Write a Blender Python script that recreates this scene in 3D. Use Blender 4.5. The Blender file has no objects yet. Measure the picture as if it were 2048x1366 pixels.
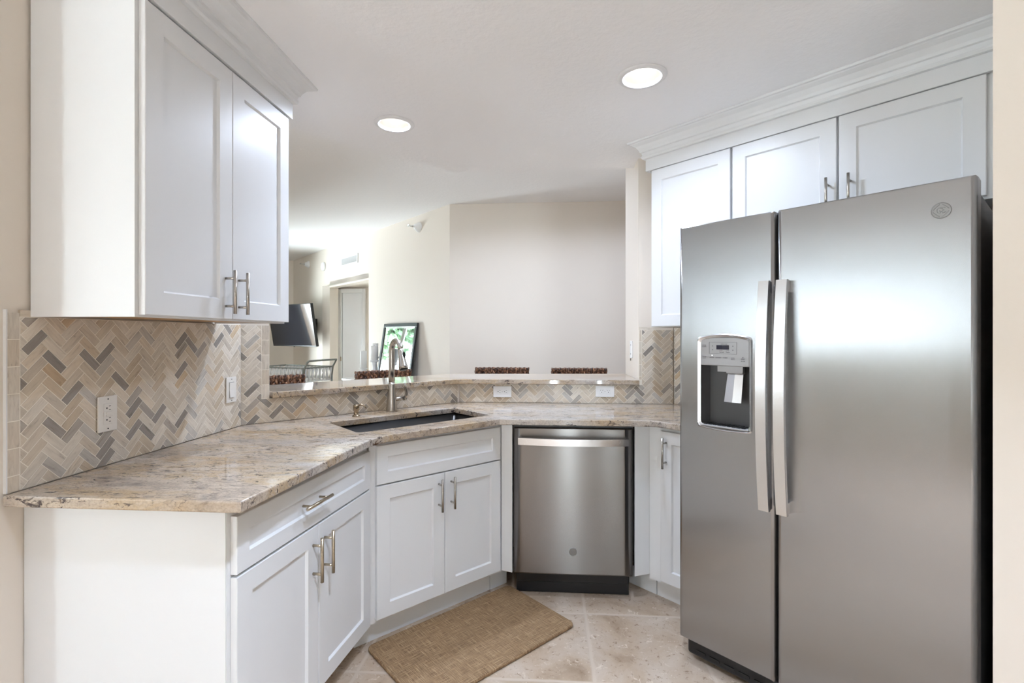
import bpy, bmesh, math, random
from mathutils import Vector, Matrix
random.seed(7)
D = bpy.data; SC = bpy.context.scene; COL = SC.collection
S2 = math.sqrt(.5); PI = math.pi

# ------------------------------------------------------------------ camera, world, exposure
cam = D.cameras.new('camera'); cam.sensor_width = 36.0
cam.lens = 985.0 / 2048 * 36.0
cam.shift_x = 0.0; cam.shift_y = -11.0 / 2048
cam.clip_start = .05; cam.clip_end = 200
cob = D.objects.new('camera', cam); COL.objects.link(cob)
cob.location = (0, 0, 1.335); cob.rotation_euler = (math.radians(90), 0, math.radians(4.0))
SC.camera = cob
vs = SC.view_settings
vs.view_transform = 'Standard'; vs.look = 'None'; vs.exposure = 0.94; vs.gamma = 1.0; vs.use_curve_mapping = False
SC.cycles.max_bounces = 10; SC.cycles.diffuse_bounces = 6; SC.cycles.glossy_bounces = 5
SC.cycles.transparent_max_bounces = 12; SC.cycles.sample_clamp_indirect = 6.0
SC.cycles.use_denoising = True
SC.cycles.caustics_reflective = False; SC.cycles.caustics_refractive = False

W = D.worlds.new('world'); SC.world = W; W.use_nodes = True
wn = W.node_tree.nodes; wl = W.node_tree.links
wbg = wn['Background']; WORLD_STRENGTH = 17.0
wtc = wn.new('ShaderNodeTexCoord'); wsep = wn.new('ShaderNodeSeparateXYZ'); wr = wn.new('ShaderNodeValToRGB')
wl.new(wtc.outputs['Generated'], wsep.inputs[0]); wl.new(wsep.outputs['Z'], wr.inputs[0])
e = wr.color_ramp.elements
e[0].position = 0.0; e[0].color = (1.36, 1.46, 1.58, 1)
e[1].position = 0.06; e[1].color = (.87, .95, 1.06, 1)
e2 = wr.color_ramp.elements.new(1.0); e2.color = (.80, .92, 1.08, 1)
wl.new(wr.outputs[0], wbg.inputs[0]); wbg.inputs[1].default_value = WORLD_STRENGTH

def portal(name, loc, rot, sx, sy):
    l = D.lights.new(name, 'AREA'); l.shape = 'RECTANGLE'; l.size = sx; l.size_y = sy; l.energy = 1
    l.cycles.is_portal = True
    o = D.objects.new(name, l); COL.objects.link(o); o.location = loc; o.rotation_euler = rot
portal('daylight_dining', (-5.1, -1.05, 1.72), (0, math.radians(-90), 0), 1.25, 4.1)
portal('daylight_rear', (-4.75, -3.1, 1.3), (math.radians(90), 0, 0), .7, 2.1)  # guides daylight through the added rear window
portal('daylight_living', (-5.1, 6.95, 1.3), (0, math.radians(-90), 0), 2.6, .9)

# ------------------------------------------------------------------ materials
def newmat(name):
    m = D.materials.new(name); m.use_nodes = True
    return m, m.node_tree.nodes, m.node_tree.links, m.node_tree.nodes['Principled BSDF']
def mat(name, col, rough=.5, metal=0.0, spec=.5, emit=None, es=0, coat=0, **kw):
    m, n, l, p = newmat(name)
    p.inputs['Base Color'].default_value = (*col, 1); p.inputs['Roughness'].default_value = rough
    p.inputs['Metallic'].default_value = metal; p.inputs['Specular IOR Level'].default_value = spec
    p.inputs['Coat Weight'].default_value = coat
    if emit: p.inputs['Emission Color'].default_value = (*emit, 1); p.inputs['Emission Strength'].default_value = es
    return m
def tex(n, l, scale=(1, 1, 1), coord='Object', rot=(0, 0, 0), loc=(0, 0, 0)):
    tc = n.new('ShaderNodeTexCoord'); mp = n.new('ShaderNodeMapping')
    mp.inputs['Scale'].default_value = scale; mp.inputs['Rotation'].default_value = rot; mp.inputs['Location'].default_value = loc
    l.new(tc.outputs[coord], mp.inputs[0]); return mp.outputs[0]
def noise(n, l, v, scale, detail=4, rough=.55, dist=0.0):
    t = n.new('ShaderNodeTexNoise'); t.inputs['Scale'].default_value = scale; t.inputs['Detail'].default_value = detail
    t.inputs['Roughness'].default_value = rough; t.inputs['Distortion'].default_value = dist
    l.new(v, t.inputs['Vector']); return t.outputs['Fac']
def ramp(n, l, f, stops):
    r = n.new('ShaderNodeValToRGB'); els = r.color_ramp.elements
    els[0].position, els[0].color = stops[0][0], (*stops[0][1], 1)
    els[1].position, els[1].color = stops[-1][0], (*stops[-1][1], 1)
    for p, c in stops[1:-1]:
        q = els.new(p); q.color = (*c, 1)
    l.new(f, r.inputs[0]); return r.outputs[0]
def mix(n, l, f, a, b, mode='MIX'):
    m = n.new('ShaderNodeMix'); m.data_type = 'RGBA'; m.blend_type = mode
    for i, v in ((0, f), (6, a), (7, b)):
        if isinstance(v, (int, float)): m.inputs[i].default_value = v
        elif isinstance(v, tuple): m.inputs[i].default_value = (*v, 1)
        else: l.new(v, m.inputs[i])
    return m.outputs[2]
def bump(n, l, p, h, strength, dist=.002):
    b = n.new('ShaderNodeBump'); b.inputs['Strength'].default_value = strength; b.inputs['Distance'].default_value = dist
    l.new(h, b.inputs['Height']); l.new(b.outputs[0], p.inputs['Normal'])

def wall_paint(name, col, bscale=90, bstr=.06, rough=.6):
    m, n, l, p = newmat(name); v = tex(n, l)
    p.inputs['Base Color'].default_value = (*col, 1); p.inputs['Roughness'].default_value = rough
    p.inputs['Specular IOR Level'].default_value = .3
    bump(n, l, p, noise(n, l, v, bscale, 3), bstr, .002); return m
M = {}
M['beige'] = wall_paint('beige_wall_paint', (.755, .69, .615))
M['ceiling'] = wall_paint('textured_ceiling_paint', (.92, .92, .93), 40, .9, .8)
M['white'] = mat('white_cabinet_paint', (.77, .78, .79), .38, spec=.4)
M['white_trim'] = mat('white_trim_paint', (.80, .80, .80), .4)
M['maple'] = mat('maple_underside', (.45, .27, .12), .5)
M['plate'] = mat('ivory_plastic', (.78, .75, .70), .35)
M['plate_white'] = mat('white_plastic', (.85, .85, .85), .35)
M['slot'] = mat('dark_slot', (.01, .01, .01), .6)
M['black'] = mat('black_plastic', (.006, .006, .007), .35)
M['black_gloss'] = mat('black_glass', (.004, .005, .008), .05)
M['case'] = mat('fridge_case_grey', (.11, .108, .105), .45, spec=.4)
M['gasket'] = mat('dark_gasket', (.012, .012, .012), .7)
M['panel_grey'] = mat('silver_control_plastic', (.40, .40, .41), .4, .35)
M['dark_grey'] = mat('dark_grey_plastic', (.085, .085, .088), .35, .2)
M['lcd'] = mat('dark_blue_display', (.012, .008, .03), .2)
M['led'] = mat('lit_led', (1, 1, 1), .3, emit=(1, 1, 1), es=3)
M['ink'] = mat('dark_grey_ink', (.06, .06, .065), .6)
M['lens'] = mat('lit_lamp_lens', (1, 1, 1), .4, emit=(1.0, .93, .82), es=1.5)
M['baffle'] = mat('white_baffle', (.85, .82, .78), .5)
M['wax'] = mat('white_wax', (.88, .87, .85), .6)
M['white_wood'] = mat('white_turned_wood', (.86, .86, .86), .45)
M['frame_black'] = mat('black_picture_frame', (.015, .018, .02), .35)
M['mirror'] = mat('mirror_glass', (.80, .84, .84), .02, 1.0)
M['tv_screen'] = mat('black_screen_glass', (.006, .008, .014), .06, spec=.7)
M['dark_wood'] = mat('dark_stained_wood', (.035, .018, .010), .4)
M['rattan'] = mat('white_rattan', (.72, .71, .68), .5)
M['cart_metal'] = mat('grey_green_cart_metal', (.25, .26, .23), .45, .4)
M['console'] = mat('white_console_paint', (.75, .75, .75), .4)
M['rubber'] = mat('black_rubber', (.01, .01, .01), .8)
M['leaf'] = mat('green_leaves', (.075, .13, .065), .6)
M['bark'] = mat('brown_bark', (.12, .08, .05), .9)
M['chrome'] = mat('chrome', (.75, .75, .75), .12, 1.0)
M['door_grey'] = mat('door_paint', (.86, .86, .87), .45)

def nickel(name, col, rough):
    m, n, l, p = newmat(name)
    p.inputs['Base Color'].default_value = (*col, 1); p.inputs['Metallic'].default_value = 1; p.inputs['Roughness'].default_value = rough
    return m
M['nickel'] = nickel('brushed_nickel', (.50, .47, .43), .27)
M['nickel_warm'] = nickel('warm_brushed_nickel', (.47, .40, .30), .3)
M['bronze'] = nickel('dark_nickel', (.33, .26, .18), .25)

def steel(name, col, rough, aniso, rot, smear):
    m, n, l, p = newmat(name)
    p.inputs['Metallic'].default_value = 1.0
    p.inputs['Anisotropic'].default_value = aniso; p.inputs['Anisotropic Rotation'].default_value = rot
    tg = n.new('ShaderNodeTangent'); tg.direction_type = 'RADIAL'; tg.axis = 'Z'
    l.new(tg.outputs[0], p.inputs['Tangent'])
    v = tex(n, l, smear)
    f = noise(n, l, v, 60, 3, .6)
    c = ramp(n, l, f, [(.3, tuple(x * .985 for x in col)), (.7, tuple(min(1, x * 1.01) for x in col))])
    l.new(c, p.inputs['Base Color'])
    r = n.new('ShaderNodeMapRange'); r.inputs[3].default_value = rough - .006; r.inputs[4].default_value = rough + .006
    l.new(f, r.inputs[0]); l.new(r.outputs[0], p.inputs['Roughness'])
    return m
M['steel_v'] = steel('vertical_grain_stainless', (.365, .365, .37), .27, .95, 0.0, (12, 12, .15))
M['steel_h'] = steel('horizontal_grain_stainless', (.225, .212, .204), .27, .97, .25, (.15, .15, 12))
M['steel_bright'] = mat('satin_stainless', (.66, .66, .67), .26, 1.0)
M['emblem'] = mat('satin_emblem_metal', (.30, .295, .29), .5, 1.0)
M['sink'] = mat('sink_steel', (.055, .052, .05), .33, 1.0)

def granite(name):
    m, n, l, p = newmat(name)
    v = tex(n, l, (1.0, 2.6, 2.6))
    w = n.new('ShaderNodeTexNoise'); w.inputs['Scale'].default_value = 3.0; w.inputs['Detail'].default_value = 4
    l.new(v, w.inputs['Vector'])
    va = n.new('ShaderNodeVectorMath'); va.operation = 'MULTIPLY_ADD'; va.inputs[1].default_value = (.35, .35, .35)
    l.new(w.outputs['Color'], va.inputs[0]); l.new(v, va.inputs[2]); vv = va.outputs[0]
    base = ramp(n, l, noise(n, l, vv, 3.2, 8, .66, .6), [(.28, (.20, .165, .14)), (.40, (.40, .33, .27)), (.50, (.53, .44, .35)), (.58, (.49, .37, .24)), (.72, (.58, .54, .51))])
    tan = ramp(n, l, noise(n, l, vv, 1.5, 5, .6, .3), [(.50, (0, 0, 0)), (.66, (1, 1, 1))])
    c = mix(n, l, tan, base, (.42, .29, .165))
    pal = ramp(n, l, noise(n, l, tex(n, l, (.8, 1.6, 1.6), loc=(2, 9, 4)), 1.6, 4, .6, .3), [(.52, (0, 0, 0)), (.66, (.75, .75, .75))])
    c = mix(n, l, pal, c, (.60, .57, .54))
    # short dark flecks
    v2 = tex(n, l, (1.0, 3.4, 2.0), loc=(3, 1, 0))
    fl = ramp(n, l, noise(n, l, v2, 22, 6, .66, 1.0), [(.385, (1, 1, 1)), (.43, (0, 0, 0))])
    pat = ramp(n, l, noise(n, l, vv, 3.3, 3, .5), [(.38, (.25, .25, .25)), (.55, (1, 1, 1))])
    c = mix(n, l, mix(n, l, 1.0, fl, pat, 'MULTIPLY'), c, (.055, .04, .04))
    fl2 = ramp(n, l, noise(n, l, tex(n, l, (1.2, 2.2, 2.2), loc=(1, 6, 2)), 60, 4, .7, .8), [(.33, (1, 1, 1)), (.38, (0, 0, 0))])
    c = mix(n, l, mix(n, l, 1.0, fl2, pat, 'MULTIPLY'), c, (.08, .06, .055))
    # fine branching cracks
    for sc_, wd, am, lo in ((4.2, .016, .8, 0), (9.0, .020, .6, 11)):
        wv2 = n.new('ShaderNodeTexNoise'); wv2.inputs['Scale'].default_value = 9; wv2.inputs['Detail'].default_value = 5; l.new(v, wv2.inputs['Vector'])
        va2 = n.new('ShaderNodeVectorMath'); va2.operation = 'MULTIPLY_ADD'; va2.inputs[1].default_value = (.30, .30, .30); l.new(wv2.outputs['Color'], va2.inputs[0]); l.new(vv, va2.inputs[2])
        vo = n.new('ShaderNodeTexVoronoi'); vo.feature = 'DISTANCE_TO_EDGE'; vo.inputs['Scale'].default_value = sc_; l.new(va2.outputs[0], vo.inputs['Vector'])
        cr = ramp(n, l, vo.outputs['Distance'], [(.0, (am, am, am)), (wd, (0, 0, 0))])
        msk = ramp(n, l, noise(n, l, tex(n, l, (1, 1, 1), loc=(lo, 4, 1)), 6, 3), [(.44, (0, 0, 0)), (.56, (1, 1, 1))])
        c = mix(n, l, mix(n, l, 1.0, cr, msk, 'MULTIPLY'), c, (.09, .065, .06))
    # rusty brown pockets
    rs = ramp(n, l, noise(n, l, tex(n, l, (1, 1, 1), loc=(7, 2, 5)), 5.0, 6, .7, 1.2), [(.66, (0, 0, 0)), (.72, (1, 1, 1))])
    c = mix(n, l, rs, c, (.08, .035, .012))
    gr = ramp(n, l, noise(n, l, tex(n, l), 160, 2), [(.35, (.82, .82, .82)), (.6, (1, 1, 1))])
    c = mix(n, l, 1.0, c, gr, 'MULTIPLY')
    l.new(c, p.inputs['Base Color']); p.inputs['Roughness'].default_value = .045
    p.inputs['Specular IOR Level'].default_value = .6
    return m
M['granite'] = granite('polished_cream_granite')

def tile_mat(name):
    m, n, l, p = newmat(name)
    at = n.new('ShaderNodeVertexColor'); at.layer_name = 'Col'
    uv = n.new('ShaderNodeUVMap'); uv.uv_map = 'UVMap'
    mp = n.new('ShaderNodeMapping'); mp.inputs['Scale'].default_value = (14, 95, 1); l.new(uv.outputs[0], mp.inputs[0])
    f = noise(n, l, mp.outputs[0], 1.0, 5, .62, 1.1)
    c = ramp(n, l, f, [(.28, (.62, .58, .54)), (.42, (.93, .91, .89)), (.62, (1.06, 1.05, 1.03))])
    c = mix(n, l, 1.0, at.outputs[0], c, 'MULTIPLY')
    mp2 = n.new('ShaderNodeMapping'); mp2.inputs['Scale'].default_value = (9, 42, 1); mp2.inputs['Location'].default_value = (5, 3, 0); l.new(uv.outputs[0], mp2.inputs[0])
    f2 = ramp(n, l, noise(n, l, mp2.outputs[0], 1.0, 4, .6, 2.0), [(.26, (.7, .7, .7)), (.33, (0, 0, 0))])
    c = mix(n, l, f2, c, (.20, .16, .12))
    l.new(c, p.inputs['Base Color']); p.inputs['Roughness'].default_value = .22
    return m
M['tile'] = tile_mat('striped_marble_tile')
M['grout'] = mat('cream_grout', (.86, .81, .72), .8)

def floor_mat(name):
    m, n, l, p = newmat(name)
    tc = n.new('ShaderNodeTexCoord'); sp = n.new('ShaderNodeSeparateXYZ'); l.new(tc.outputs['Object'], sp.inputs[0])
    wob = n.new('ShaderNodeTexNoise'); wob.inputs['Scale'].default_value = 7; l.new(tc.outputs['Object'], wob.inputs['Vector'])
    def M2(op, a, b):
        q = n.new('ShaderNodeMath'); q.operation = op
        for i, x in enumerate((a, b)):
            if isinstance(x, (int, float)): q.inputs[i].default_value = x
            else: l.new(x, q.inputs[i])
        return q.outputs[0]
    wv = M2('MULTIPLY', M2('SUBTRACT', wob.outputs['Fac'], .5), .012)
    ds = []; ids = []
    for ax, off, pitch in (('X', .185, .467), ('Y', 2.386, .475)):
        u = M2('DIVIDE', M2('SUBTRACT', M2('ADD', sp.outputs[ax], wv), off), pitch)
        ids.append(M2('FLOOR', u, 0)); fr = M2('FRACT', u, 0)
        ds.append(M2('MULTIPLY', M2('MINIMUM', fr, M2('SUBTRACT', 1.0, fr)), pitch))
    d = M2('MINIMUM', ds[0], ds[1])
    g = ramp(n, l, d, [(.0055, (1, 1, 1)), (.009, (0, 0, 0))])
    cb = n.new('ShaderNodeCombineXYZ'); l.new(ids[0], cb.inputs[0]); l.new(ids[1], cb.inputs[1])
    wn_ = n.new('ShaderNodeTexWhiteNoise'); wn_.noise_dimensions = '3D'; l.new(cb.outputs[0], wn_.inputs['Vector'])
    va = n.new('ShaderNodeVectorMath'); va.operation = 'MULTIPLY_ADD'; va.inputs[1].default_value = (9, 9, 9)
    l.new(wn_.outputs['Color'], va.inputs[0]); l.new(tc.outputs['Object'], va.inputs[2]); v = va.outputs[0]
    c = ramp(n, l, noise(n, l, v, 4.5, 8, .62, .4), [(.28, (.31, .22, .145)), (.45, (.45, .345, .25)), (.58, (.51, .415, .325)), (.75, (.58, .49, .40))])
    c = mix(n, l, ramp(n, l, noise(n, l, v, 42, 5, .7, .6), [(.34, (.8, .8, .8)), (.42, (0, 0, 0))]), c, (.20, .115, .06))
    c = mix(n, l, ramp(n, l, noise(n, l, v, 30, 4, .7, 1.0), [(.60, (0, 0, 0)), (.68, (.8, .8, .8))]), c, (.70, .61, .51))
    c = mix(n, l, g, c, (.56, .47, .38))
    l.new(c, p.inputs['Base Color']); p.inputs['Roughness'].default_value = .38
    h = mix(n, l, g, noise(n, l, v, 42, 5, .7, .6), (0, 0, 0))
    bump(n, l, p, h, .35, .003); return m
M['floor'] = floor_mat('travertine_floor_tile')

def mat_weave(name):
    m, n, l, p = newmat(name)
    a = noise(n, l, tex(n, l, (13, 420, 1)), 1, 3, .6); b = noise(n, l, tex(n, l, (380, 16, 1)), 1, 3, .6)
    f = n.new('ShaderNodeMath'); f.operation = 'MAXIMUM'; l.new(a, f.inputs[0]); l.new(b, f.inputs[1])
    c = ramp(n, l, f.outputs[0], [(.45, (.165, .092, .042)), (.58, (.32, .205, .105)), (.75, (.50, .365, .22))])
    l.new(c, p.inputs['Base Color']); p.inputs['Roughness'].default_value = .75
    bump(n, l, p, f.outputs[0], .35, .002); return m
M['mat'] = mat_weave('woven_brown_vinyl')

def seagrass(name):
    m, n, l, p = newmat(name); v = tex(n, l)
    c = ramp(n, l, noise(n, l, v, 55, 4, .7), [(.34, (.010, .004, .002)), (.48, (.06, .022, .010)), (.58, (.24, .11, .055)), (.72, (.50, .30, .18))])
    l.new(c, p.inputs['Base Color']); p.inputs['Roughness'].default_value = .45; return m
M['seagrass'] = seagrass('dark_woven_seagrass')

def glass(name):
    m, n, l, p = newmat(name); n.remove(p)
    t = n.new('ShaderNodeBsdfTransparent'); g = n.new('ShaderNodeBsdfGlossy'); g.inputs['Roughness'].default_value = .01
    t.inputs[0].default_value = (.93, .96, .95, 1)
    mx = n.new('ShaderNodeMixShader'); fr = n.new('ShaderNodeFresnel'); fr.inputs[0].default_value = 1.45
    l.new(fr.outputs[0], mx.inputs[0]); l.new(t.outputs[0], mx.inputs[1]); l.new(g.outputs[0], mx.inputs[2])
    l.new(mx.outputs[0], n['Material Output'].inputs[0]); return m
M['glass'] = glass('window_glass')

# ------------------------------------------------------------------ object helpers
def thing(name, label, cat, loc=(0, 0, 0), rz=0, group=None):
    o = D.objects.new(name, None); COL.objects.link(o); o.empty_display_size = .1
    o.location = loc; o.rotation_euler = (0, 0, rz); o['label'] = label; o['category'] = cat
    if group: o['group'] = group
    return o
def tag(o, label, cat, group=None):
    o['label'] = label; o['category'] = cat
    if group: o['group'] = group
    return o
def obj(name, bm, m, parent=None, smooth=None, label=None):
    me = D.meshes.new(name)
    if smooth is not None:
        for f in bm.faces: f.smooth = smooth
    bmesh.ops.recalc_face_normals(bm, faces=bm.faces[:])
    bm.to_mesh(me); bm.free()
    for q in (m if isinstance(m, (list, tuple)) else [m]): me.materials.append(q)
    o = D.objects.new(name, me); COL.objects.link(o)
    if parent: o.parent = parent
    if label: o['label'] = label
    return o
def struct(name, bm, m, parent=None, label=None):
    o = obj(name, bm, m, parent)
    if not parent: o['kind'] = 'structure'
    if label: o['label'] = label
    return o
def B(): return bmesh.new()
def merge(bm, t):
    me = D.meshes.new('tmp'); t.to_mesh(me); t.free(); bm.from_mesh(me); D.meshes.remove(me)
def box(bm, x0, x1, y0, y1, z0, z1, bev=0, seg=1, mt=None):
    t = B() if (bev or mt is not None) else bm
    vs_ = [t.verts.new((x, y, z)) for x in (x0, x1) for y in (y0, y1) for z in (z0, z1)]
    for q in ((0, 1, 3, 2), (4, 6, 7, 5), (0, 4, 5, 1), (2, 3, 7, 6), (0, 2, 6, 4), (1, 5, 7, 3)):
        t.faces.new([vs_[i] for i in q])
    if t is not bm:
        bmesh.ops.recalc_face_normals(t, faces=t.faces[:])
        if bev: bmesh.ops.bevel(t, geom=t.edges[:], offset=bev, segments=seg, affect='EDGES', profile=.5)
        if mt is not None:
            t.transform(mt)
        merge(bm, t)
    return bm
def prism(bm, poly, z0, z1, holes=(), bev=0, seg=2, mt=None):
    """extruded plan polygon (x,y) with optional holes; bev rounds top and bottom rims"""
    t = B()
    loops = [list(poly)] + [list(h) for h in holes]
    ed = []
    for lp in loops:
        vv = [t.verts.new((p[0], p[1], z0)) for p in lp]
        ed += [t.edges.new((vv[i], vv[(i + 1) % len(vv)])) for i in range(len(vv))]
    if holes:
        bmesh.ops.triangle_fill(t, edges=ed, use_beauty=True)
    else:
        t.faces.new(t.verts[:])
    r = bmesh.ops.extrude_face_region(t, geom=t.faces[:])
    bmesh.ops.translate(t, verts=[x for x in r['geom'] if isinstance(x, bmesh.types.BMVert)], vec=(0, 0, z1 - z0))
    bmesh.ops.recalc_face_normals(t, faces=t.faces[:])
    if bev:
        es = [q for q in t.edges if len(q.link_faces) == 2 and abs(q.verts[0].co.z - q.verts[1].co.z) < 1e-6
              and abs(q.link_faces[0].normal.z - q.link_faces[1].normal.z) > .5]
        bmesh.ops.bevel(t, geom=es, offset=bev, segments=seg, affect='EDGES', profile=.5)
    if mt is not None: t.transform(mt)
    merge(bm, t); return bm
def lathe(bm, prof, c=(0, 0, 0), n=24, mt=None, smooth=True, cap0=True, cap1=True):
    t = B(); rings = []
    for r, z in prof:
        rings.append([t.verts.new((r * math.cos(2 * PI * i / n), r * math.sin(2 * PI * i / n), z)) for i in range(n)])
    for a, b in zip(rings, rings[1:]):
        for i in range(n):
            f = t.faces.new((a[i], a[(i + 1) % n], b[(i + 1) % n], b[i])); f.smooth = smooth
    if cap0: t.faces.new(rings[0])
    if cap1: t.faces.new(rings[-1])
    bmesh.ops.recalc_face_normals(t, faces=t.faces[:])
    if mt is not None: t.transform(mt)
    t.transform(Matrix.Translation(c)); merge(bm, t); return bm
def tube(bm, pts, r, n=12, smooth=True, closed=False):
    pts = [Vector(p) for p in pts]; k = len(pts)
    rs = r if isinstance(r, (list, tuple)) else [r] * k
    t = B(); rings = []; up = None
    for i, p in enumerate(pts):
        if closed: d = (pts[(i + 1) % k] - pts[i - 1])
        else: d = pts[min(i + 1, k - 1)] - pts[max(i - 1, 0)]
        d.normalize()
        if up is None:
            up = Vector((0, 0, 1)) if abs(d.z) < .9 else Vector((1, 0, 0))
        x = up - d * up.dot(d); x.normalize(); y = d.cross(x); up = x
        rings.append([t.verts.new(p + (x * math.cos(2 * PI * j / n) + y * math.sin(2 * PI * j / n)) * rs[i]) for j in range(n)])
    for i in range(k if closed else k - 1):
        a, b = rings[i], rings[(i + 1) % k]
        for j in range(n):
            f = t.faces.new((a[j], a[(j + 1) % n], b[(j + 1) % n], b[j])); f.smooth = smooth
    if not closed: t.faces.new(rings[0]); t.faces.new(rings[-1])
    bmesh.ops.recalc_face_normals(t, faces=t.faces[:]); merge(bm, t); return bm
RX90 = Matrix.Rotation(PI / 2, 4, 'X')       # lathe axis z -> -y
RY90 = Matrix.Rotation(PI / 2, 4, 'Y')       # lathe axis z -> +x
def EN(e_, n_): return ((e_ + n_) * S2, (e_ - n_) * S2)           # diagonal (sink) axes -> world
KX, KY = .785, 3.12                                                # inside corner of back wall and angled wall
def AB(a, b): return (KX + (a - b) * S2, KY - (a + b) * S2)        # angled (fridge) wall axes -> world
JX, JY = -1.031, 5.2
def AW(u, d): return (JX - u * S2 - d * S2, JY + u * S2 - d * S2)  # angled living-room wall axes -> world
def to_local(P, loc, rz):
    dx, dy = P[0] - loc[0], P[1] - loc[1]; c, s = math.cos(rz), math.sin(rz)
    return (dx * c + dy * s, -dx * s + dy * c)

# ------------------------------------------------------------------ room shell
bm = B(); box(bm, -5.4, 4.2, -3.4, 9.4, -.12, 0); struct('floor', bm, M['floor'])

def circle(cx, cy, r, n=32): return [(cx + r * math.cos(2 * PI * i / n), cy + r * math.sin(2 * PI * i / n)) for i in range(n)]
CANS = [(-.79, 2.515), (.406, 2.131)]
FILL_CANS_LIVING = [(-1.15, 3.50), (-.3, 3.98), (.9, 4.02)]  # unseen lamps added to brighten the living room
FILL_CANS_BACK = [(.0, .65), (-1.7, -.5), (-.5, -1.6), (-3.2, -2.1)]  # unseen lamps added behind the viewer to fill the kitchen
FILL_BACK_POWER = [10, 5, 42, 4]
ce = EN(.40, -2.757)
bm = B(); prism(bm, [(-5.3, -3.2), (3.6, -3.2), (3.6, 3.29), (-.609, 3.29), ce, (-1.56, 2.1), (-1.56, 1.19), (-5.3, 1.19)], 2.44, 2.80,
                [circle(x, y, .083) for x, y in CANS + FILL_CANS_BACK]); struct('ceiling', bm, M['ceiling'])
bm = B(); box(bm, -5.4, 3.6, 1.0, 9.2, 2.81, 2.9); 
prism(bm, [(-5.3, 1.19), (-1.56, 1.19), (-1.56, 2.1), ce, (-.609, 3.292), (3.6, 3.292), (3.6, 9.2), (-5.3, 9.2)], 2.743, 2.81, [circle(x, y, .083) for x, y in FILL_CANS_LIVING])
struct('ceiling_living_room', bm, M['ceiling'])

bm = B(); prism(bm, [(-1.436, 1.135), EN(.555, -2.592), EN(.682, -2.592), EN(.682, -2.75), EN(.40, -2.75), (-1.56, 2.1), (-1.56, 1.135)], 0, 2.44)
struct('wall_left', bm, M['beige'])
bm = B(); prism(bm, [EN(.684, -2.592), (-.555, 3.111), (.569, 3.111), (.569, 3.27), (-.62, 3.27), EN(.684, -2.757)], 0, 1.031)
struct('wall_bar', bm, M['beige'])
bm = B(); prism(bm, [(.571, 3.111), (KX, 3.111), (KX + .006, 3.122), AB(1.51, -.004), AB(1.51, -.16), (.95, 3.40), (.95, 3.61), (.571, 3.61)], 0, 2.743)
struct('wall_right', bm, M['beige'])
bm = B(); prism(bm, [AB(1.51, 1.04), AB(1.75, 1.04), AB(1.75, -.16), AB(1.51, -.16)], 0, 2.44)
struct('wall_partition', bm, M['beige'])
# unseen shell that closes the place
bm = B(); box(bm, -5.3, -5.1, -3.3, -3.15, 0, 2.5); box(bm, -4.4, .27, -3.3, -3.15, 0, 2.5); box(bm, .41, 1.16, -3.3, -3.15, 0, 2.5); box(bm, 1.24, 3.6, -3.3, -3.15, 0, 2.5); box(bm, .27, .41, -3.3, -3.15, 2.2, 2.5); box(bm, 1.16, 1.24, -3.3, -3.15, 2.2, 2.5); box(bm, -5.1, -4.4, -3.3, -3.15, 2.35, 2.5); box(bm, -5.1, -4.4, -3.3, -3.15, 0, .25); struct('wall_rear', bm, M['beige'])
bm = B(); box(bm, 3.45, 3.6, -3.2, 5.2, 0, 2.743); struct('wall_east', bm, M['beige'])
bm = B()
box(bm, -5.35, -5.2, -3.2, -3.1, 0, 2.743); box(bm, -5.35, -5.2, 1.0, 6.5, 0, 2.743); box(bm, -5.35, -5.2, 7.4, 9.0, 0, 2.743)
box(bm, -5.35, -5.2, -3.1, 1.0, 2.35, 2.743); box(bm, -5.35, -5.2, -3.1, 1.0, 0, 1.1); box(bm, -5.35, -5.2, 6.5, 7.4, 2.6, 2.743)
struct('wall_west', bm, M['beige'])
# living room walls in view
bm = B()
def aw_poly(u0, u1, d0, d1): return [AW(u0, d0), AW(u1, d0), AW(u1, d1), AW(u0, d1)]
prism(bm, aw_poly(0, 1.98, 0, -.14), 0, 2.743); prism(bm, aw_poly(3.402, 5.2, 0, -.14), 0, 2.743); prism(bm, aw_poly(1.98, 3.402, 0, -.14), 2.105, 2.743)
struct('wall_angled', bm, M['beige'])
bm = B(); box(bm, JX, 3.5, JY, JY + .14, 0, 2.743); struct('wall_back', bm, M['beige'])
L = AW(5.2, 0)
bm = B(); box(bm, -5.3, L[0] + .05, L[1], L[1] + .12, 0, 2.743); struct('wall_far', bm, M['beige'])
P1 = AW(3.402, 0); P2 = AW(1.98, 0)
bm = B()
box(bm, P1[0] - .12, P1[0], P1[1] + .002, 7.96, 0, 2.13); box(bm, P1[0], P2[0] + .12, 7.84, 7.96, 0, 2.13)
box(bm, P2[0], P2[0] + .12, P2[1] + .002, 7.84, 0, 2.13); prism(bm, [(P1[0], P1[1]), (P2[0], P2[1]), (P2[0], 7.96), (P1[0], 7.96)], 2.13, 2.2)
struct('wall_alcove', bm, M['beige'])
# interior door at the back of the alcove
bm = B(); box(bm, P1[0] + .13, -2.975, 7.80, 7.825, .01, 2.03); dl = struct('door_1', bm, M['door_grey'])
bm = B(); box(bm, P1[0] + .02, P1[0] + .12, 7.775, 7.84, 0, 2.10, .004); box(bm, -2.975, -2.925, 7.775, 7.84, 0, 2.10, .004); box(bm, P1[0] + .12, -2.975, 7.775, 7.84, 2.03, 2.10, .004)
obj('door_frame', bm, M['white_trim'], dl)
bm = B(); box(bm, P1[0] + .105, P1[0] + .118, 7.768, 7.774, .93, 1.0, .001); obj('strike_plate', bm, M['bronze'], dl)
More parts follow.
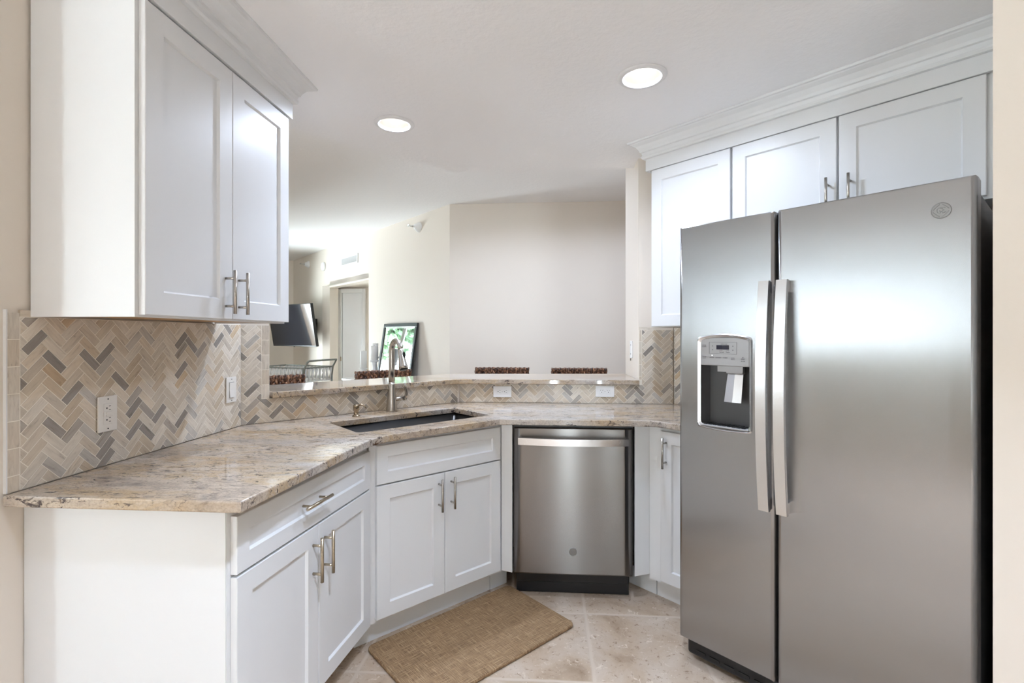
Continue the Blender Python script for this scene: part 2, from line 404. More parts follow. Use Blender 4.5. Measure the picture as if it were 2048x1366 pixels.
# windows (seen only in reflections; the rear-wall ones are added for light)
def window(name, x, y0, y1, z0, z1, nm):
    bm = B(); w = .05
    box(bm, x - .06, x + .02, y0, y1, z0, z0 + w); box(bm, x - .06, x + .02, y0, y1, z1 - w, z1)
    for i in range(nm + 1):
        yy = y0 + (y1 - y0 - w) * i / nm; box(bm, x - .06, x + .02, yy, yy + w, z0 + w, z1 - w)
    o = struct(name, bm, M['white_trim'])
    bm = B(); box(bm, x - .022, x - .018, y0 + w, y1 - w, z0 + w, z1 - w); obj('pane', bm, M['glass'], o); return o
window('window_1', -5.27, 6.5, 7.4, .0, 2.6, 2)
window('window_2', -5.27, -3.1, 1.0, 1.1, 2.35, 3)

o = window('window_added_rear', 0, -5.1, -4.4, .25, 2.35, 1); o.rotation_euler = (0, 0, -PI / 2); o.location = (0, -3.23, 0)  # unseen rear window, added to brighten cabinets and ceiling
for nm_, xa_, xb_ in (('window_added_streak_a', .27, .41), ('window_added_streak_b', 1.16, 1.24)):   # narrow glass slits added in the rear wall to streak the dishwasher
    bm = B(); box(bm, xa_, xa_ + .012, -3.25, -3.2, 0, 2.2); box(bm, xb_ - .012, xb_, -3.25, -3.2, 0, 2.2); box(bm, xa_ + .012, xb_ - .012, -3.25, -3.2, 0, .04); box(bm, xa_ + .012, xb_ - .012, -3.25, -3.2, 2.16, 2.2)
    o = struct(nm_, bm, M['white_trim']); bm = B(); box(bm, xa_ + .012, xb_ - .012, -3.227, -3.223, .04, 2.16); obj('pane', bm, M['glass'], o)
t = thing('window_blind', 'white slatted blind hanging in the dining window, seen reflected in the refrigerator', 'blind', (-5.17, -1.05, 1.07))
M['slat'] = mat('white_blind_slat', (.85, .85, .85), .5); M['slat'].node_tree.nodes['Principled BSDF'].inputs['Transmission Weight'].default_value = 0
bm = B(); nsl = 29
for i in range(nsl):
    box(bm, -.024, .024, -2.03, 2.03, -.0008, .0008, mt=Matrix.Translation((0, 0, .03 + i * .0445)) @ Matrix.Rotation(math.radians(-48), 4, 'Y'))
obj('slats', bm, M['slat'], t)
bm = B(); box(bm, -.03, .03, -2.05, 2.05, 1.30, 1.35); obj('head_rail', bm, M['white_trim'], t)
# ------------------------------------------------------------------ recessed lamps
def can_light(x, y, label, power, z=2.44, spread=110):
    t = thing('recessed_light', label, 'ceiling light', (x, y, z), 0, 'recessed ceiling lights')
    bm = B(); lathe(bm, [(.078, .004), (.078, -.006), (.083, -.009), (.098, -.006), (.104, -.001)], n=40, cap0=False, cap1=False); obj('trim_ring', bm, M['white_trim'], t)
    bm = B(); lathe(bm, [(.078, -.002), (.072, .02), (.058, .055)], n=40, cap0=False, cap1=False); obj('baffle', bm, M['baffle'], t)
    bm = B(); lathe(bm, [(.058, .055), (.03, .052), (.001, .050)], n=32, cap0=True, cap1=False); obj('lens', bm, M['lens'], t)
    l = D.lights.new('recessed_lamp', 'AREA'); l.shape = 'DISK'; l.size = .09; l.energy = power; l.color = (.81, .94, 1.17); l.spread = math.radians(spread)
    o = D.objects.new('recessed_lamp', l); COL.objects.link(o); o.parent = t; o.location = (0, 0, .010)
can_light(*CANS[0], 'lit recessed ceiling light above the kitchen sink', 7.5, 2.44, 165)
can_light(*CANS[1], 'lit recessed ceiling light in front of the cabinets over the refrigerator', 5.5, 2.44, 165)
for (x, y), pw in zip(FILL_CANS_BACK, FILL_BACK_POWER): can_light(x, y, 'added fill light recessed in the ceiling behind the viewer', pw, 2.44, 95)
for x, y in FILL_CANS_LIVING: can_light(x, y, 'added fill light recessed over the bar stools, hidden by the lowered kitchen ceiling', 7, 2.743, 170)

# ------------------------------------------------------------------ herringbone tile
TL, TW, GAP = .0785, .0272, .0022
PAL = [((.66, .585, .485), 7), ((.70, .645, .565), 7), ((.62, .555, .47), 5), ((.57, .48, .37), 3), ((.43, .39, .345), 2), ((.31, .285, .26), 2), ((.58, .45, .31), 1), ((.53, .50, .46), 2)]
PALW = [c for c, w in PAL for _ in range(w)]
def clip(poly, x0, x1, z0, z1):
    for ax, v, sg in ((0, x0, 1), (0, x1, -1), (1, z0, 1), (1, z1, -1)):
        out = []
        for i in range(len(poly)):
            a, b = poly[i - 1], poly[i]; da, db = (a[ax] - v) * sg, (b[ax] - v) * sg
            if (da >= 0) != (db >= 0):
                t = da / (da - db); out.append(tuple(a[k] + (b[k] - a[k]) * t for k in range(4)))
            if db >= 0: out.append(b)
        poly = out
        if len(poly) < 3: return []
    return poly
def tile_mesh(rects, singles=(), ox=0, oz=0):
    """rects: wall areas (x0,x1,z0,z1) in the wall's own axes, filled with herringbone; singles: plain edge tiles"""
    bm = B(); cl = bm.loops.layers.float_color.new('Col'); ul = bm.loops.layers.uv.new('UVMap')
    def add(poly, col, off):
        if len(poly) < 3: return
        A = sum(poly[i - 1][0] * poly[i][1] - poly[i][0] * poly[i - 1][1] for i in range(len(poly)))
        if abs(A) < 2e-5: return
        top = [bm.verts.new((p[0], -.0055, p[1])) for p in poly]; bot = [bm.verts.new((p[0], 0, p[1])) for p in poly]
        fs = [bm.faces.new(top)] + [bm.faces.new((top[i - 1], top[i], bot[i], bot[i - 1])) for i in range(len(poly))]
        uvm = {v: (p[2] + off[0], p[3] + off[1]) for v, p in zip(top, poly)}; uvm.update({v: (p[2] + off[0], p[3] + off[1]) for v, p in zip(bot, poly)})
        for f in fs:
            for lp in f.loops: lp[cl] = (*col, 1); lp[ul].uv = uvm[lp.vert]
    g = GAP / 2
    xa = min(r[0] for r in rects); xb = max(r[1] for r in rects); za = min(r[2] for r in rects); zb = max(r[3] for r in rects)
    nm = int((xb - xa) / (TL * 1.414)) + 3; nk = int((zb - za) / (TW * 1.414)) + 8
    for m_ in range(-2, nm):
        for k in range(-6, nk):
            bx, by = k * TW + m_ * TL, k * TW - m_ * TL
            for (px, py, w, h, hor) in ((bx, by, TL, TW, 1), (bx + TL, by + TW - TL, TW, TL, 0)):
                q = [(px + g, py + g), (px + w - g, py + g), (px + w - g, py + h - g), (px + g, py + h - g)]
                jit = random.uniform(.9, 1.07); c0 = random.choice(PALW); col = tuple(min(.85, x * jit) for x in c0); off = (random.uniform(0, 40), random.uniform(0, 40))
                poly = []
                for (x, y) in q:
                    X = (x - y) * S2; Z = (x + y) * S2
                    uvp = (x - px, y - py) if hor else (y - py, x - px)
                    poly.append((X + xa + ox, Z + za + oz, *uvp))
                for r in rects: add(clip(poly, *r), col, off)
    for (x0, x1, z0, z1) in singles:
        vert = (z1 - z0) > (x1 - x0); jit = random.uniform(.9, 1.08); c0 = random.choice(PALW[:19]); off = (random.uniform(0, 40), random.uniform(0, 40))
        p4 = [(x0, z0), (x1, z0), (x1, z1), (x0, z1)]
        add([(x, z, (z - z0) if vert else (x - x0), (x - x0) if vert else (z - z0)) for x, z in p4], tuple(x * jit for x in c0), off)
    return bm
def backsplash(label, loc, rz, rects, singles, grout, ox=0, oz=0, edge=None):
    t = thing('herringbone_backsplash', label, 'backsplash', loc, rz)
    obj('tile_field', tile_mesh(rects, singles, ox, oz), M['tile'], t)
    bm = B()
    for r in grout: box(bm, r[0], r[1], -.0051, .004, r[2], r[3])
    obj('grout', bm, M['grout'], t)
    if edge:
        bm = B()
        for r in edge: box(bm, r[0], r[1], -.008, .004, r[2], r[3])
        obj('edge_strip', bm, M['white_trim'], t)
    return t
ZC = .9155
def stack(x0, x1, z0, z1, h):
    out = []; z = z1
    while z > z0 + .004:
        out.append((x0, x1, max(z0, z - h + .0025), z)); z -= h
    return out
# left wall: local x = world Y, wall plane X=-1.436
bl = (-1.4355, 1.2075, 0)
backsplash('herringbone marble tile on the left wall under the wall cabinet', bl, PI / 2,
           [(.038, 1.008, ZC, 1.386)], stack(.004, .0355, ZC, 1.398, .0735) + [(.0375, .075, 1.388, 1.406)], [(.002, 1.008, ZC, 1.388)], .02, -.02,
           [(0, .0035, ZC, 1.406)])
# diagonal wall: local x = e
dl0 = EN(0, -2.5915)
backsplash('herringbone marble tile behind the sink and faucet', (*dl0, 0), PI / 4,
           [(.556, .646, ZC, 1.386), (.646, 1.79, ZC, 1.030)], stack(.6485, .6805, 1.0325, 1.386, .072), [(.556, .682, ZC, 1.386), (.682, 1.79, ZC, 1.030)], .03, .01)
backsplash('low herringbone marble tile above the dishwasher counter', (0, 3.1105, 0), 0,
           [(-.548, .592, ZC, 1.030), (.592, .779, ZC, 1.372)], stack(.574, .5895, 1.065, 1.372, .072) + [(.574, .655, 1.3745, 1.39)], [(-.548, .779, ZC, 1.030), (.573, .779, 1.030, 1.374)], .05, .02)
k0 = AB(0, 0)
backsplash('narrow strip of herringbone marble tile beside the refrigerator', (*k0, 0), -PI / 4,
           [(.012, 1.2, ZC, 1.384)], [], [(.010, 1.2, ZC, 1.384)], .01, .03)

# ------------------------------------------------------------------ granite
def arc(p0, pc, p1, n=6):
    return [tuple((1 - t) ** 2 * p0[k] + 2 * t * (1 - t) * pc[k] + t * t * p1[k] for k in (0, 1)) for t in [i / n for i in range(n + 1)]]
top = [(-1.427, 1.2), (-.773, 1.198)]
top += arc((-.716, 1.93), (-.700, 2.025), EN(1.005, -1.925), 7)
top += arc(EN(1.59, -1.925), (-.235, 2.485), (-.15, 2.485), 5)
top += arc((.49, 2.485), (.536, 2.485), AB(.30, .625), 5)
top += [AB(.553, .625), AB(.553, .007), AB(.006, .007), (KX - .006, 3.1035), (-.551, 3.1035), EN(.556, -2.584), (-1.427, 2.212)]
def rrect(x0, x1, y0, y1, r, n=5):
    out = []
    for cx, cy, a0 in ((x1 - r, y0 + r, -90), (x1 - r, y1 - r, 0), (x0 + r, y1 - r, 90), (x0 + r, y0 + r, 180)):
        for i in range(n + 1):
            a = math.radians(a0 + 90 * i / n); out.append((cx + r * math.cos(a), cy + r * math.sin(a)))
    return out
SINK = (.902, 1.640, -2.405, -2.058)
hole = [EN(x, y) for x, y in rrect(SINK[0], SINK[1], SINK[2], SINK[3], .02)]
hole_f = [EN(1.30, -2.528)]
bm = B(); prism(bm, top, .884, .914, [hole], .004, 2)
tag(obj('granite_countertop', bm, M['granite']), 'cream and brown granite countertop around the sink', 'countertop')
bt = [EN(.690, -2.56), (EN(1.79, -2.56)[0] - .02, 3.04 - .0), (-.545, 3.062), (-.50, 3.068), (.572, 3.085), (.572, 3.1085), (.569, 3.1085), (.569, 3.60), (-.69, 3.51), EN(.690, -2.95)]
bt[1] = EN(1.755, -2.56)
bm = B(); prism(bm, bt, 1.033, 1.063, (), .004, 2)
tag(obj('granite_bar_top', bm, M['granite']), 'raised granite bar top on the low tiled wall', 'countertop')

# undermount sink
t = thing('kitchen_sink', 'dark undermount steel sink in the granite countertop', 'sink', (*EN(1.271, -2.2315), .70), PI / 4)
hx, hy = (SINK[1] - SINK[0]) / 2 + .006, (SINK[3] - SINK[2]) / 2 + .006
bm = B()
rings = []
for (dx, z) in ((0, .183), (0, .03), (-.012, .01), (-.035, 0)):
    rings.append([bm.verts.new((x, y, z)) for x, y in rrect(-hx - dx, hx + dx, -hy - dx, hy + dx, .03)])
rings.insert(0, [bm.verts.new((x, y, .183)) for x, y in rrect(-hx - .02, hx + .02, -hy - .02, hy + .02, .04)])
for a, b in zip(rings, rings[1:]):
    for i in range(len(a)):
        f = bm.faces.new((a[i], a[(i + 1) % len(a)], b[(i + 1) % len(a)], b[i])); f.smooth = True
bm.faces.new(rings[-1])
obj('basin', bm, M['sink'], t)
bm = B(); lathe(bm, [(.045, .001), (.045, .004), (.036, .004), (.03, .002)], (0, .06, 0), 24); obj('drain', bm, M['nickel'], t)
bm = B(); box(bm, -.02, .02, hy - .004, hy - .001, .10, .112, .001); obj('overflow_slot', bm, M['slot'], t)

# ------------------------------------------------------------------ cabinet parts
def shaker(x0, x1, z0, z1, stile=.060, t=.020, yb=-.001):
    """one shaker front: chamfered slab with a recessed flat panel; front faces -y"""
    bm = B()
    def ring(i, y): return [bm.verts.new(p) for p in ((x0 + i, y, z0 + i), (x1 - i, y, z0 + i), (x1 - i, y, z1 - i), (x0 + i, y, z1 - i))]
    yf = yb - t
    rs = [ring(0, yb), ring(0, yf + .0016), ring(.0016, yf), ring(stile, yf), ring(stile + .0055, yf + .0085)]
    for a, b in zip(rs, rs[1:]):
        for i in range(4): bm.faces.new((a[i], a[(i + 1) % 4], b[(i + 1) % 4], b[i]))
    bm.faces.new(rs[0]); bm.faces.new(rs[-1]); return bm
def bar_handle(parent, x, z, vertical=True, length=.150, yf=-.021, m='nickel', off=.034):
    bm = B(); y = yf - off; r = .0058; h = length / 2; c = .048
    if vertical:
        tube(bm, [(x, y, z - h), (x, y, z + h)], r, 14)
        for q in (z - c, z + c): tube(bm, [(x, yf, q), (x, y, q)], .0045, 10)
    else:
        tube(bm, [(x - h, y, z), (x + h, y, z)], r, 14)
        for q in (x - c, x + c): tube(bm, [(q, yf, z), (q, y, z)], .0045, 10)
    return obj('handle', bm, M[m], parent)
def face_frame(bm, W_, z0, z1, openings, th=.019):
    """flat face frame sheet from x=0..W_ at y 0..th"""
    box(bm, 0, W_, 0, th, z0, z1)

# left base cabinet ------------------------------------------------
lb_loc = (-.8535, 1.262, 0); lb_rz = math.atan2(.770, .087)
t = thing('base_cabinet', 'white base cabinet with one drawer and two doors at the near end of the counter', 'cabinet', lb_loc, lb_rz)
LW = .795
pc = [to_local(P, lb_loc, lb_rz) for P in ((-1.434, 1.262), (-1.434, 2.14))]
bm = B(); prism(bm, [(0, 0), (LW, 0), (LW, .30), pc[1], pc[0]], .10, .8825)
q0 = to_local((-1.434, 1.268), lb_loc, lb_rz)
prism(bm, [(.012, .075), (LW, .075), (LW, .3), pc[1], q0], 0, .10)
obj('body', bm, M['white'], t)
e1 = to_local((-1.434, 1.2585), lb_loc, lb_rz); e0 = to_local((-.855, 1.2585), lb_loc, lb_rz)
bm = B(); prism(bm, [e0, e1, to_local((-1.434, 1.2625), lb_loc, lb_rz), to_local((-.8545, 1.2625), lb_loc, lb_rz)], 0.0, .8825); obj('end_panel', bm, M['white'], t)
d = obj('drawer_front', shaker(.012, .786, .690, .848, .048), M['white'], t); bar_handle(d, .357, .776, False, .150, m='nickel_warm')
dA = obj('door', shaker(.012, .3985, .105, .682), M['white'], t); bar_handle(dA, .366, .575, m='nickel_warm')
dB = obj('door', shaker(.4015, .786, .105, .682), M['white'], t); bar_handle(dB, .436, .575, m='nickel_warm')

# sink base cabinet -------------------------------------------------
sl = EN(.917, -1.985)
t = thing('sink_cabinet', 'white corner sink cabinet with false drawer and two doors under the sink', 'cabinet', (*sl, 0), PI / 4)
SW = .737
bm = B(); box(bm, 0, SW, 0, .02, .10, .8825); prism(bm, [(0, .02), (SW, .02), (SW - .12, .48), (.05, .48)], .10, .66)
prism(bm, [(.012, .058), (SW - .0, .058), (SW - .12, .40), (.06, .40)], 0, .10); obj('body', bm, M['white'], t)
# toe board running past the cabinet to the dishwasher, in two lengths
bm = B(); box(bm, -.045, .693, .048, .0565, .0, .098); obj('toe_board', bm, M['white'], t)
bm = B(); box(bm, .697, .81, .046, .0565, .0, .098); obj('toe_board', bm, M['white'], t)
obj('drawer_front', shaker(.027, .7115, .697, .864, .050), M['white'], t)
dA = obj('door', shaker(.027, .3685, .119, .690), M['white'], t); bar_handle(dA, .336, .594)
dB = obj('door', shaker(.3715, .7115, .119, .690), M['white'], t); bar_handle(dB, .405, .594)
f0 = [to_local(P, (*sl, 0), PI / 4) for P in ((-.232, 2.548), (-.176, 2.528), (-.172, 2.548), (-.2265, 2.58))]
bm = B(); prism(bm, f0, .118, .8825); obj('filler_panel', bm, M['white'], t)

# base cabinet by the refrigerator ------------------------------------
rl = AB(.213, .580)
t = thing('base_cabinet', 'narrow white base cabinet between the dishwasher and the refrigerator', 'cabinet', (*rl, 0), -PI / 4)
RW = .336
bm = B(); prism(bm, [(0, 0), (RW, 0), (RW, .572), (.20, .572), (.05, .20)], .10, .8825); prism(bm, [(.03, .062), (RW, .062), (RW, .5), (.22, .5), (.06, .20)], 0, .10); obj('body', bm, M['white'], t)
d = obj('door', shaker(.076, RW - .012, .119, .864, .060), M['white'], t); bar_handle(d, .108, .762)
bm = B(); box(bm, .012, RW, .052, .0605, 0, .098); obj('toe_board', bm, M['white'], t)
bm = B(); box(bm, -.16, .008, .050, .0600, 0, .098); obj('toe_board', bm, M['white'], t)
f1 = [to_local(P, (*rl, 0), -PI / 4) for P in ((.446, 2.531), (.5255, 2.562), (.53, 2.60), (.446, 2.55))]
bm = B(); prism(bm, f1, .118, .8825); obj('filler_panel', bm, M['white'], t)

# left wall cabinet ----------------------------------------------------
ul = (-1.124, 1.272, 1.388)
t = thing('wall_cabinet', 'white two door wall cabinet above the left counter', 'cabinet', ul, PI / 2)
UW = .772
bm = B(); box(bm, 0, UW, .0, .306, .012, 1.04); box(bm, 0, UW, 0, .019, 0, .012); box(bm, 0, .012, .019, .306, 0, .012); box(bm, UW - .012, UW, .019, .306, 0, .012)
obj('body', bm, M['white'], t)
bm = B(); box(bm, .012, UW - .012, .019, .306, .006, .0115); obj('bottom_panel', bm, M['maple'], t, label='maple brown underside')
dA = obj('door', shaker(.012, .3895, .006, .879, .066), M['white'], t); bar_handle(dA, .353, .098)
dB = obj('door', shaker(.3925, .770, .006, .879, .066), M['white'], t); bar_handle(dB, .425, .098)

# right wall cabinets ---------------------------------------------------
rl = AB(.048, .310)
t = thing('wall_cabinet', 'tall white single door wall cabinet left of the cabinets over the refrigerator', 'cabinet', (*rl, 1.386), -PI / 4)
bm = B(); box(bm, 0, .466, 0, .306, .012, 1.04); box(bm, 0, .466, 0, .019, 0, .012); box(bm, 0, .012, .019, .306, 0, .012); obj('body', bm, M['white'], t)
bm = B(); box(bm, .012, .46, .019, .306, .006, .0115); obj('bottom_panel', bm, M['maple'], t, label='maple brown underside')
d = obj('door', shaker(.013, .463, .004, .886, .062), M['white'], t); bar_handle(d, .43, .098)
rl2 = AB(.517, .310)
t = thing('wall_cabinet', 'white double door wall cabinet over the refrigerator', 'cabinet', (*rl2, 1.828), -PI / 4)
bm = B(); box(bm, 0, .990, 0, .306, 0, .60); obj('body', bm, M['white'], t)
dA = obj('door', shaker(.006, .4535, .010, .444, .062), M['white'], t); bar_handle(dA, .424, .110)
dB = obj('door', shaker(.4635, .918, .010, .444, .062), M['white'], t); bar_handle(dB, .506, .110)

# crown mouldings: profile swept along plan paths with mitred corners --------
PROF = [(0, 0), (.0, -.165), (.016, -.165), (.016, -.098), (.030, -.096), (.034, -.088), (.034, -.080), (.029, -.078), (.033, -.062), (.040, -.058), (.044, -.046), (.058, -.026), (.076, -.016), (.080, -.012), (.090, -.010), (.093, -.004), (.093, 0)]
def crown(path, out_left, label):
    """path: plan points; the moulding grows to the side out_left (+1 left of travel, -1 right)"""
    bm = B(); k = len(path); cols = []
    nrm = []
    for i in range(k - 1):
        dx, dy = path[i + 1][0] - path[i][0], path[i + 1][1] - path[i][1]; ln = math.hypot(dx, dy)
        nrm.append((-dy / ln * out_left, dx / ln * out_left))
    for i in range(k):
        if i == 0: m = nrm[0]; sc = 1
        elif i == k - 1: m = nrm[-1]; sc = 1
        else:
            m = (nrm[i - 1][0] + nrm[i][0], nrm[i - 1][1] + nrm[i][1]); ln = math.hypot(*m); m = (m[0] / ln, m[1] / ln)
            sc = 1 / (m[0] * nrm[i][0] + m[1] * nrm[i][1])
        cols.append([bm.verts.new((path[i][0] + m[0] * sc * o, path[i][1] + m[1] * sc * o, 2.4395 + z)) for o, z in PROF])
    n = len(PROF)
    for a, b in zip(cols, cols[1:]):
        for j in range(n): bm.faces.new((a[j], a[(j + 1) % n], b[(j + 1) % n], b[j]))
    bm.faces.new(cols[0]); bm.faces.new(cols[-1])
    return tag(obj('crown_molding', bm, M['white']), label, 'crown molding')
crown([(-1.114, 1.268), (-1.114, 2.048), (-1.43, 2.048)], -1, 'white crown molding along the top of the left wall cabinet')
crown([AB(.044, .004), AB(.044, .322), AB(1.507, .322)], -1, 'white crown molding along the top of the cabinets over the refrigerator')

# ------------------------------------------------------------------ dishwasher
def emblem(parent, x, z, y, r, m):
    """round appliance monogram: rim, inner ring, four flourishes and two script curls"""
    bm = B()
    lathe(bm, [(r * .93, .0006), (r * .93, .0026), (r, .0026), (r, 0)], n=36, cap0=False, cap1=False, mt=RX90)
    lathe(bm, [(.0001, .0008), (r * .93, .0008)], n=36, cap0=False, cap1=False, mt=RX90)
    for a0 in (45, 135, 225, 315):
        pts = []
        for i in range(9):
            u = i / 8; a = math.radians(a0 - 34 + 68 * u); q = r * (.78 - .12 * math.sin(PI * u))
            pts.append((q * math.cos(a), -.0016, q * math.sin(a)))
        tube(bm, pts, r * .035, 6)
    g = [(.05, .30), (-.22, .40), (-.42, .15), (-.36, -.22), (-.12, -.34), (.02, -.12), (-.16, -.02)]
    e_ = [(.40, .32), (.18, .38), (.10, .18), (.28, .06), (.08, -.08), (.16, -.34), (.44, -.24)]
    for cv in (g, e_): tube(bm, [(r * p[0], -.0016, r * p[1]) for p in cv], r * .04, 6)
    bm.transform(Matrix.Translation((x, y, z)))
    return obj('emblem', bm, m, parent)
dw = (-.168, 2.515, 0); DW_W = .6025
t = thing('dishwasher', 'stainless steel dishwasher with a curved bar handle', 'dishwasher', dw, 0)
bm = B(); box(bm, .004, DW_W - .004, .03, .55, .125, .872); obj('tub', bm, M['black'], t)
bm = B()
def bowed(bm, x0, x1, z0, z1, yf, yb, bow, n=14, r=.004):
    """door skin slightly bowed outwards across its width"""
    cols = []
    for i in range(n + 1):
        u = i / n; x = x0 + (x1 - x0) * u; y = yf - bow * (1 - (2 * u - 1) ** 2)
        cols.append([bm.verts.new(c) for c in ((x, yb, z0), (x, y + r, z0), (x, y, z0 + r), (x, y, z0 + 2 * r), (x, y, z1 - 2 * r), (x, y, z1 - r), (x, y + r, z1), (x, yb, z1))])
    for a, b in zip(cols, cols[1:]):
        for j in range(8):
            f = bm.faces.new((a[j], a[(j + 1) % 8], b[(j + 1) % 8], b[j])); f.smooth = j in (2, 3, 4)
    bm.faces.new(cols[0]); bm.faces.new(cols[-1])
bowed(bm, .003, DW_W - .003, .122, .867, 0, .028, .003); door = obj('door', bm, M['steel_h'], t)
bm = B(); box(bm, .0, DW_W, .004, .03, .8685, .8825, .002); obj('control_strip', bm, M['black'], t)
bm = B(); box(bm, .012, DW_W - .012, .055, .07, .004, .118); box(bm, .014, DW_W - .018, .045, .06, .06, .114, .004); obj('toe_panel', bm, M['black'], t)
bm = B()
N = 20; hw = .276; cols = []
for i in range(N + 1):
    u = i / N * 2 - 1; x = DW_W / 2 + hw * u; y = -.040 - .026 * (1 - u * u); dz = 0
    cols.append([bm.verts.new((x, y, .788)), bm.verts.new((x, y, .822)), bm.verts.new((x, y + .012, .824)), bm.verts.new((x, y + .012, .786))])
for a, b in zip(cols, cols[1:]):
    for j in range(4): bm.faces.new((a[j], a[(j + 1) % 4], b[(j + 1) % 4], b[j]))
bm.faces.new(cols[0]); bm.faces.new(cols[-1])
for sx in (-1, 1):
    xx = DW_W / 2 + sx * hw; box(bm, min(xx, xx - sx * .012), max(xx, xx - sx * .012), -.034, .001, .790, .820, .001)
obj('handle', bm, M['steel_bright'], door)
emblem(door, .302, .241, -.0035, .0195, M['emblem'])

# ------------------------------------------------------------------ refrigerator
FA, FB = .5636, .8987
fl = AB(FA, FB); FW = .905
t = thing('refrigerator', 'stainless steel side by side refrigerator with an ice dispenser', 'refrigerator', (*fl, 0), -PI / 4)
bm = B(); box(bm, .004, FW - .004, .082, .80, .03, 1.752, .006, 2); obj('case', bm, M['case'], t)
bm = B(); box(bm, .008, FW - .008, .070, .084, .10, 1.74); obj('gasket', bm, M['gasket'], t)
SEAM = .3795
def fr_door(x0, x1, hole=None):
    """door slab with rounded vertical edges, gently domed front and optional dispenser opening (closed loop of x,z)"""
    bm = B(); z0, z1 = .096, 1.782; xs = []
    R = .014; yb = .070; ns = 5
    prof = [(x0, yb), (x0, R)] + [(x0 + R - R * math.cos(a), R - R * math.sin(a)) for a in [PI / 2 * i / ns for i in range(1, ns + 1)]]
    prof += [(x1 - R + R * math.sin(a), R - R * math.cos(a)) for a in [PI / 2 * i / ns for i in range(0, ns + 1)]] + [(x1, yb)]
    lo = [bm.verts.new((p[0], p[1], z0 + .004)) for p in prof]; hi = [bm.verts.new((p[0], p[1], z1 - .004)) for p in prof]
    ins = [(min(max(p[0], x0 + .004), x1 - .004), max(p[1], .004) if p[1] < yb else yb) for p in prof]
    lo2 = [bm.verts.new((p[0], p[1], z0)) for p in ins]; hi2 = [bm.verts.new((p[0], p[1], z1)) for p in ins]
    k = len(prof); mid = None
    for i in range(k):
        j = (i + 1) % k
        isfront = prof[i][1] < 1e-6 and prof[j][1] < 1e-6
        if isfront and hole:
            lps = [lo[i], lo[j], hi[j], hi[i]]
            ed = []
            for a, b in zip(lps, lps[1:] + lps[:1]):
                ed.append(bm.edges.get((a, b)) or bm.edges.new((a, b)))
            hv = [bm.verts.new((x, 0, z)) for x, z in hole]; hb = [bm.verts.new((x, .012, z)) for x, z in hole]
            ed += [bm.edges.new((hv[q], hv[(q + 1) % len(hv)])) for q in range(len(hv))]
            for f in bmesh.ops.triangle_fill(bm, edges=ed, use_beauty=True)['geom']:
                if isinstance(f, bmesh.types.BMFace): f.smooth = False
            for q in range(len(hv)):
                w = (q + 1) % len(hv); bm.faces.new((hv[q], hv[w], hb[w], hb[q]))
        else:
            f = bm.faces.new((lo[i], lo[j], hi[j], hi[i])); f.smooth = (0 < i < k - 2) and not isfront
        bm.faces.new((lo2[i], lo2[j], lo[j], lo[i])); bm.faces.new((hi[i], hi[j], hi2[j], hi2[i]))
    bm.faces.new(lo2); bm.faces.new(hi2); return bm
def disp_outline(g=0.0):
    x0, x1, z0, z1 = .090 - g, .289 + g, .981 - g, 1.331 + g; pts = []
    for i in range(11):                       # bottom, sagging slightly
        u = i / 10; pts.append((x0 + .012 + (x1 - x0 - .024) * u, z0 - .006 * math.sin(PI * u)))
    pts += [(x1 - .004, z0 + .004), (x1, z0 + .014), (x1, z1 - .022), (x1 - .004, z1 - .012)]
    for i in range(11):                       # arched top
        u = 1 - i / 10; pts.append((x0 + .012 + (x1 - x0 - .024) * u, z1 - .008 + .012 * math.sin(PI * u)))
    pts += [(x0 + .004, z1 - .012), (x0, z1 - .022), (x0, z0 + .014), (x0 + .004, z0 + .004)]
    return pts
dl_ = obj('door', fr_door(0, SEAM - .0035, disp_outline()), M['steel_v'], t, label='narrow freezer door with the ice dispenser')
dr_ = obj('door', fr_door(SEAM + .0035, FW), M['steel_v'], t, label='wide refrigerator door')
bm = B(); box(bm, SEAM - .02, SEAM + .02, .040, .066, .10, 1.775); obj('seam_shadow_gap', bm, M['gasket'], t).name = 'seam_shade_strip'  # dark strip standing in for the shade between the doors
# dispenser
def loop_ring(bm, la, ya, lb, yb_):
    a = [bm.verts.new((x, ya, z)) for x, z in la]; b = [bm.verts.new((x, yb_, z)) for x, z in lb]
    for i in range(len(a)): bm.faces.new((a[i], a[(i + 1) % len(a)], b[(i + 1) % len(a)], b[i])).smooth = True
bm = B(); o0, o1, o2 = disp_outline(.009), disp_outline(.005), disp_outline(-.004)
loop_ring(bm, o0, -.0005, o1, -.004); loop_ring(bm, o1, -.004, o2, .004)
obj('dispenser_bezel', bm, M['steel_bright'], dl_)
bm = B()                                       # recess
x0, x1, z0, z1 = .092, .287, .985, 1.222
def q4(*p): bm.faces.new([bm.verts.new(c) for c in p])
q4((x0, .012, z0), (x0, .012, z1), (x0 + .012, .062, z1), (x0 + .012, .062, z0)); q4((x1, .012, z0), (x1, .012, z1), (x1 - .012, .062, z1), (x1 - .012, .062, z0))
q4((x0 + .012, .062, z0), (x1 - .012, .062, z0), (x1 - .012, .062, z1), (x0 + .012, .062, z1)); q4((x0, .012, z1), (x1, .012, z1), (x1 - .012, .062, z1), (x0 + .012, .062, z1))
q4((x0, .012, z0), (x1, .012, z0), (x1 - .012, .062, z0), (x0 + .012, .062, z0))
obj('dispenser_recess', bm, M['dark_grey'], dl_)
bm = B(); box(bm, .094, .286, .003, .014, 1.219, 1.330, .003, 2); obj('control_panel', bm, M['panel_grey'], dl_)
bm = B(); prism(bm, [(.158, .014), (.256, .014), (.246, .055), (.168, .055)], 1.196, 1.219)
box(bm, .185, .250, .028, .052, 1.188, 1.20, .003); obj('ice_chute', bm, M['panel_grey'], dl_)
bm = B()
pv = []
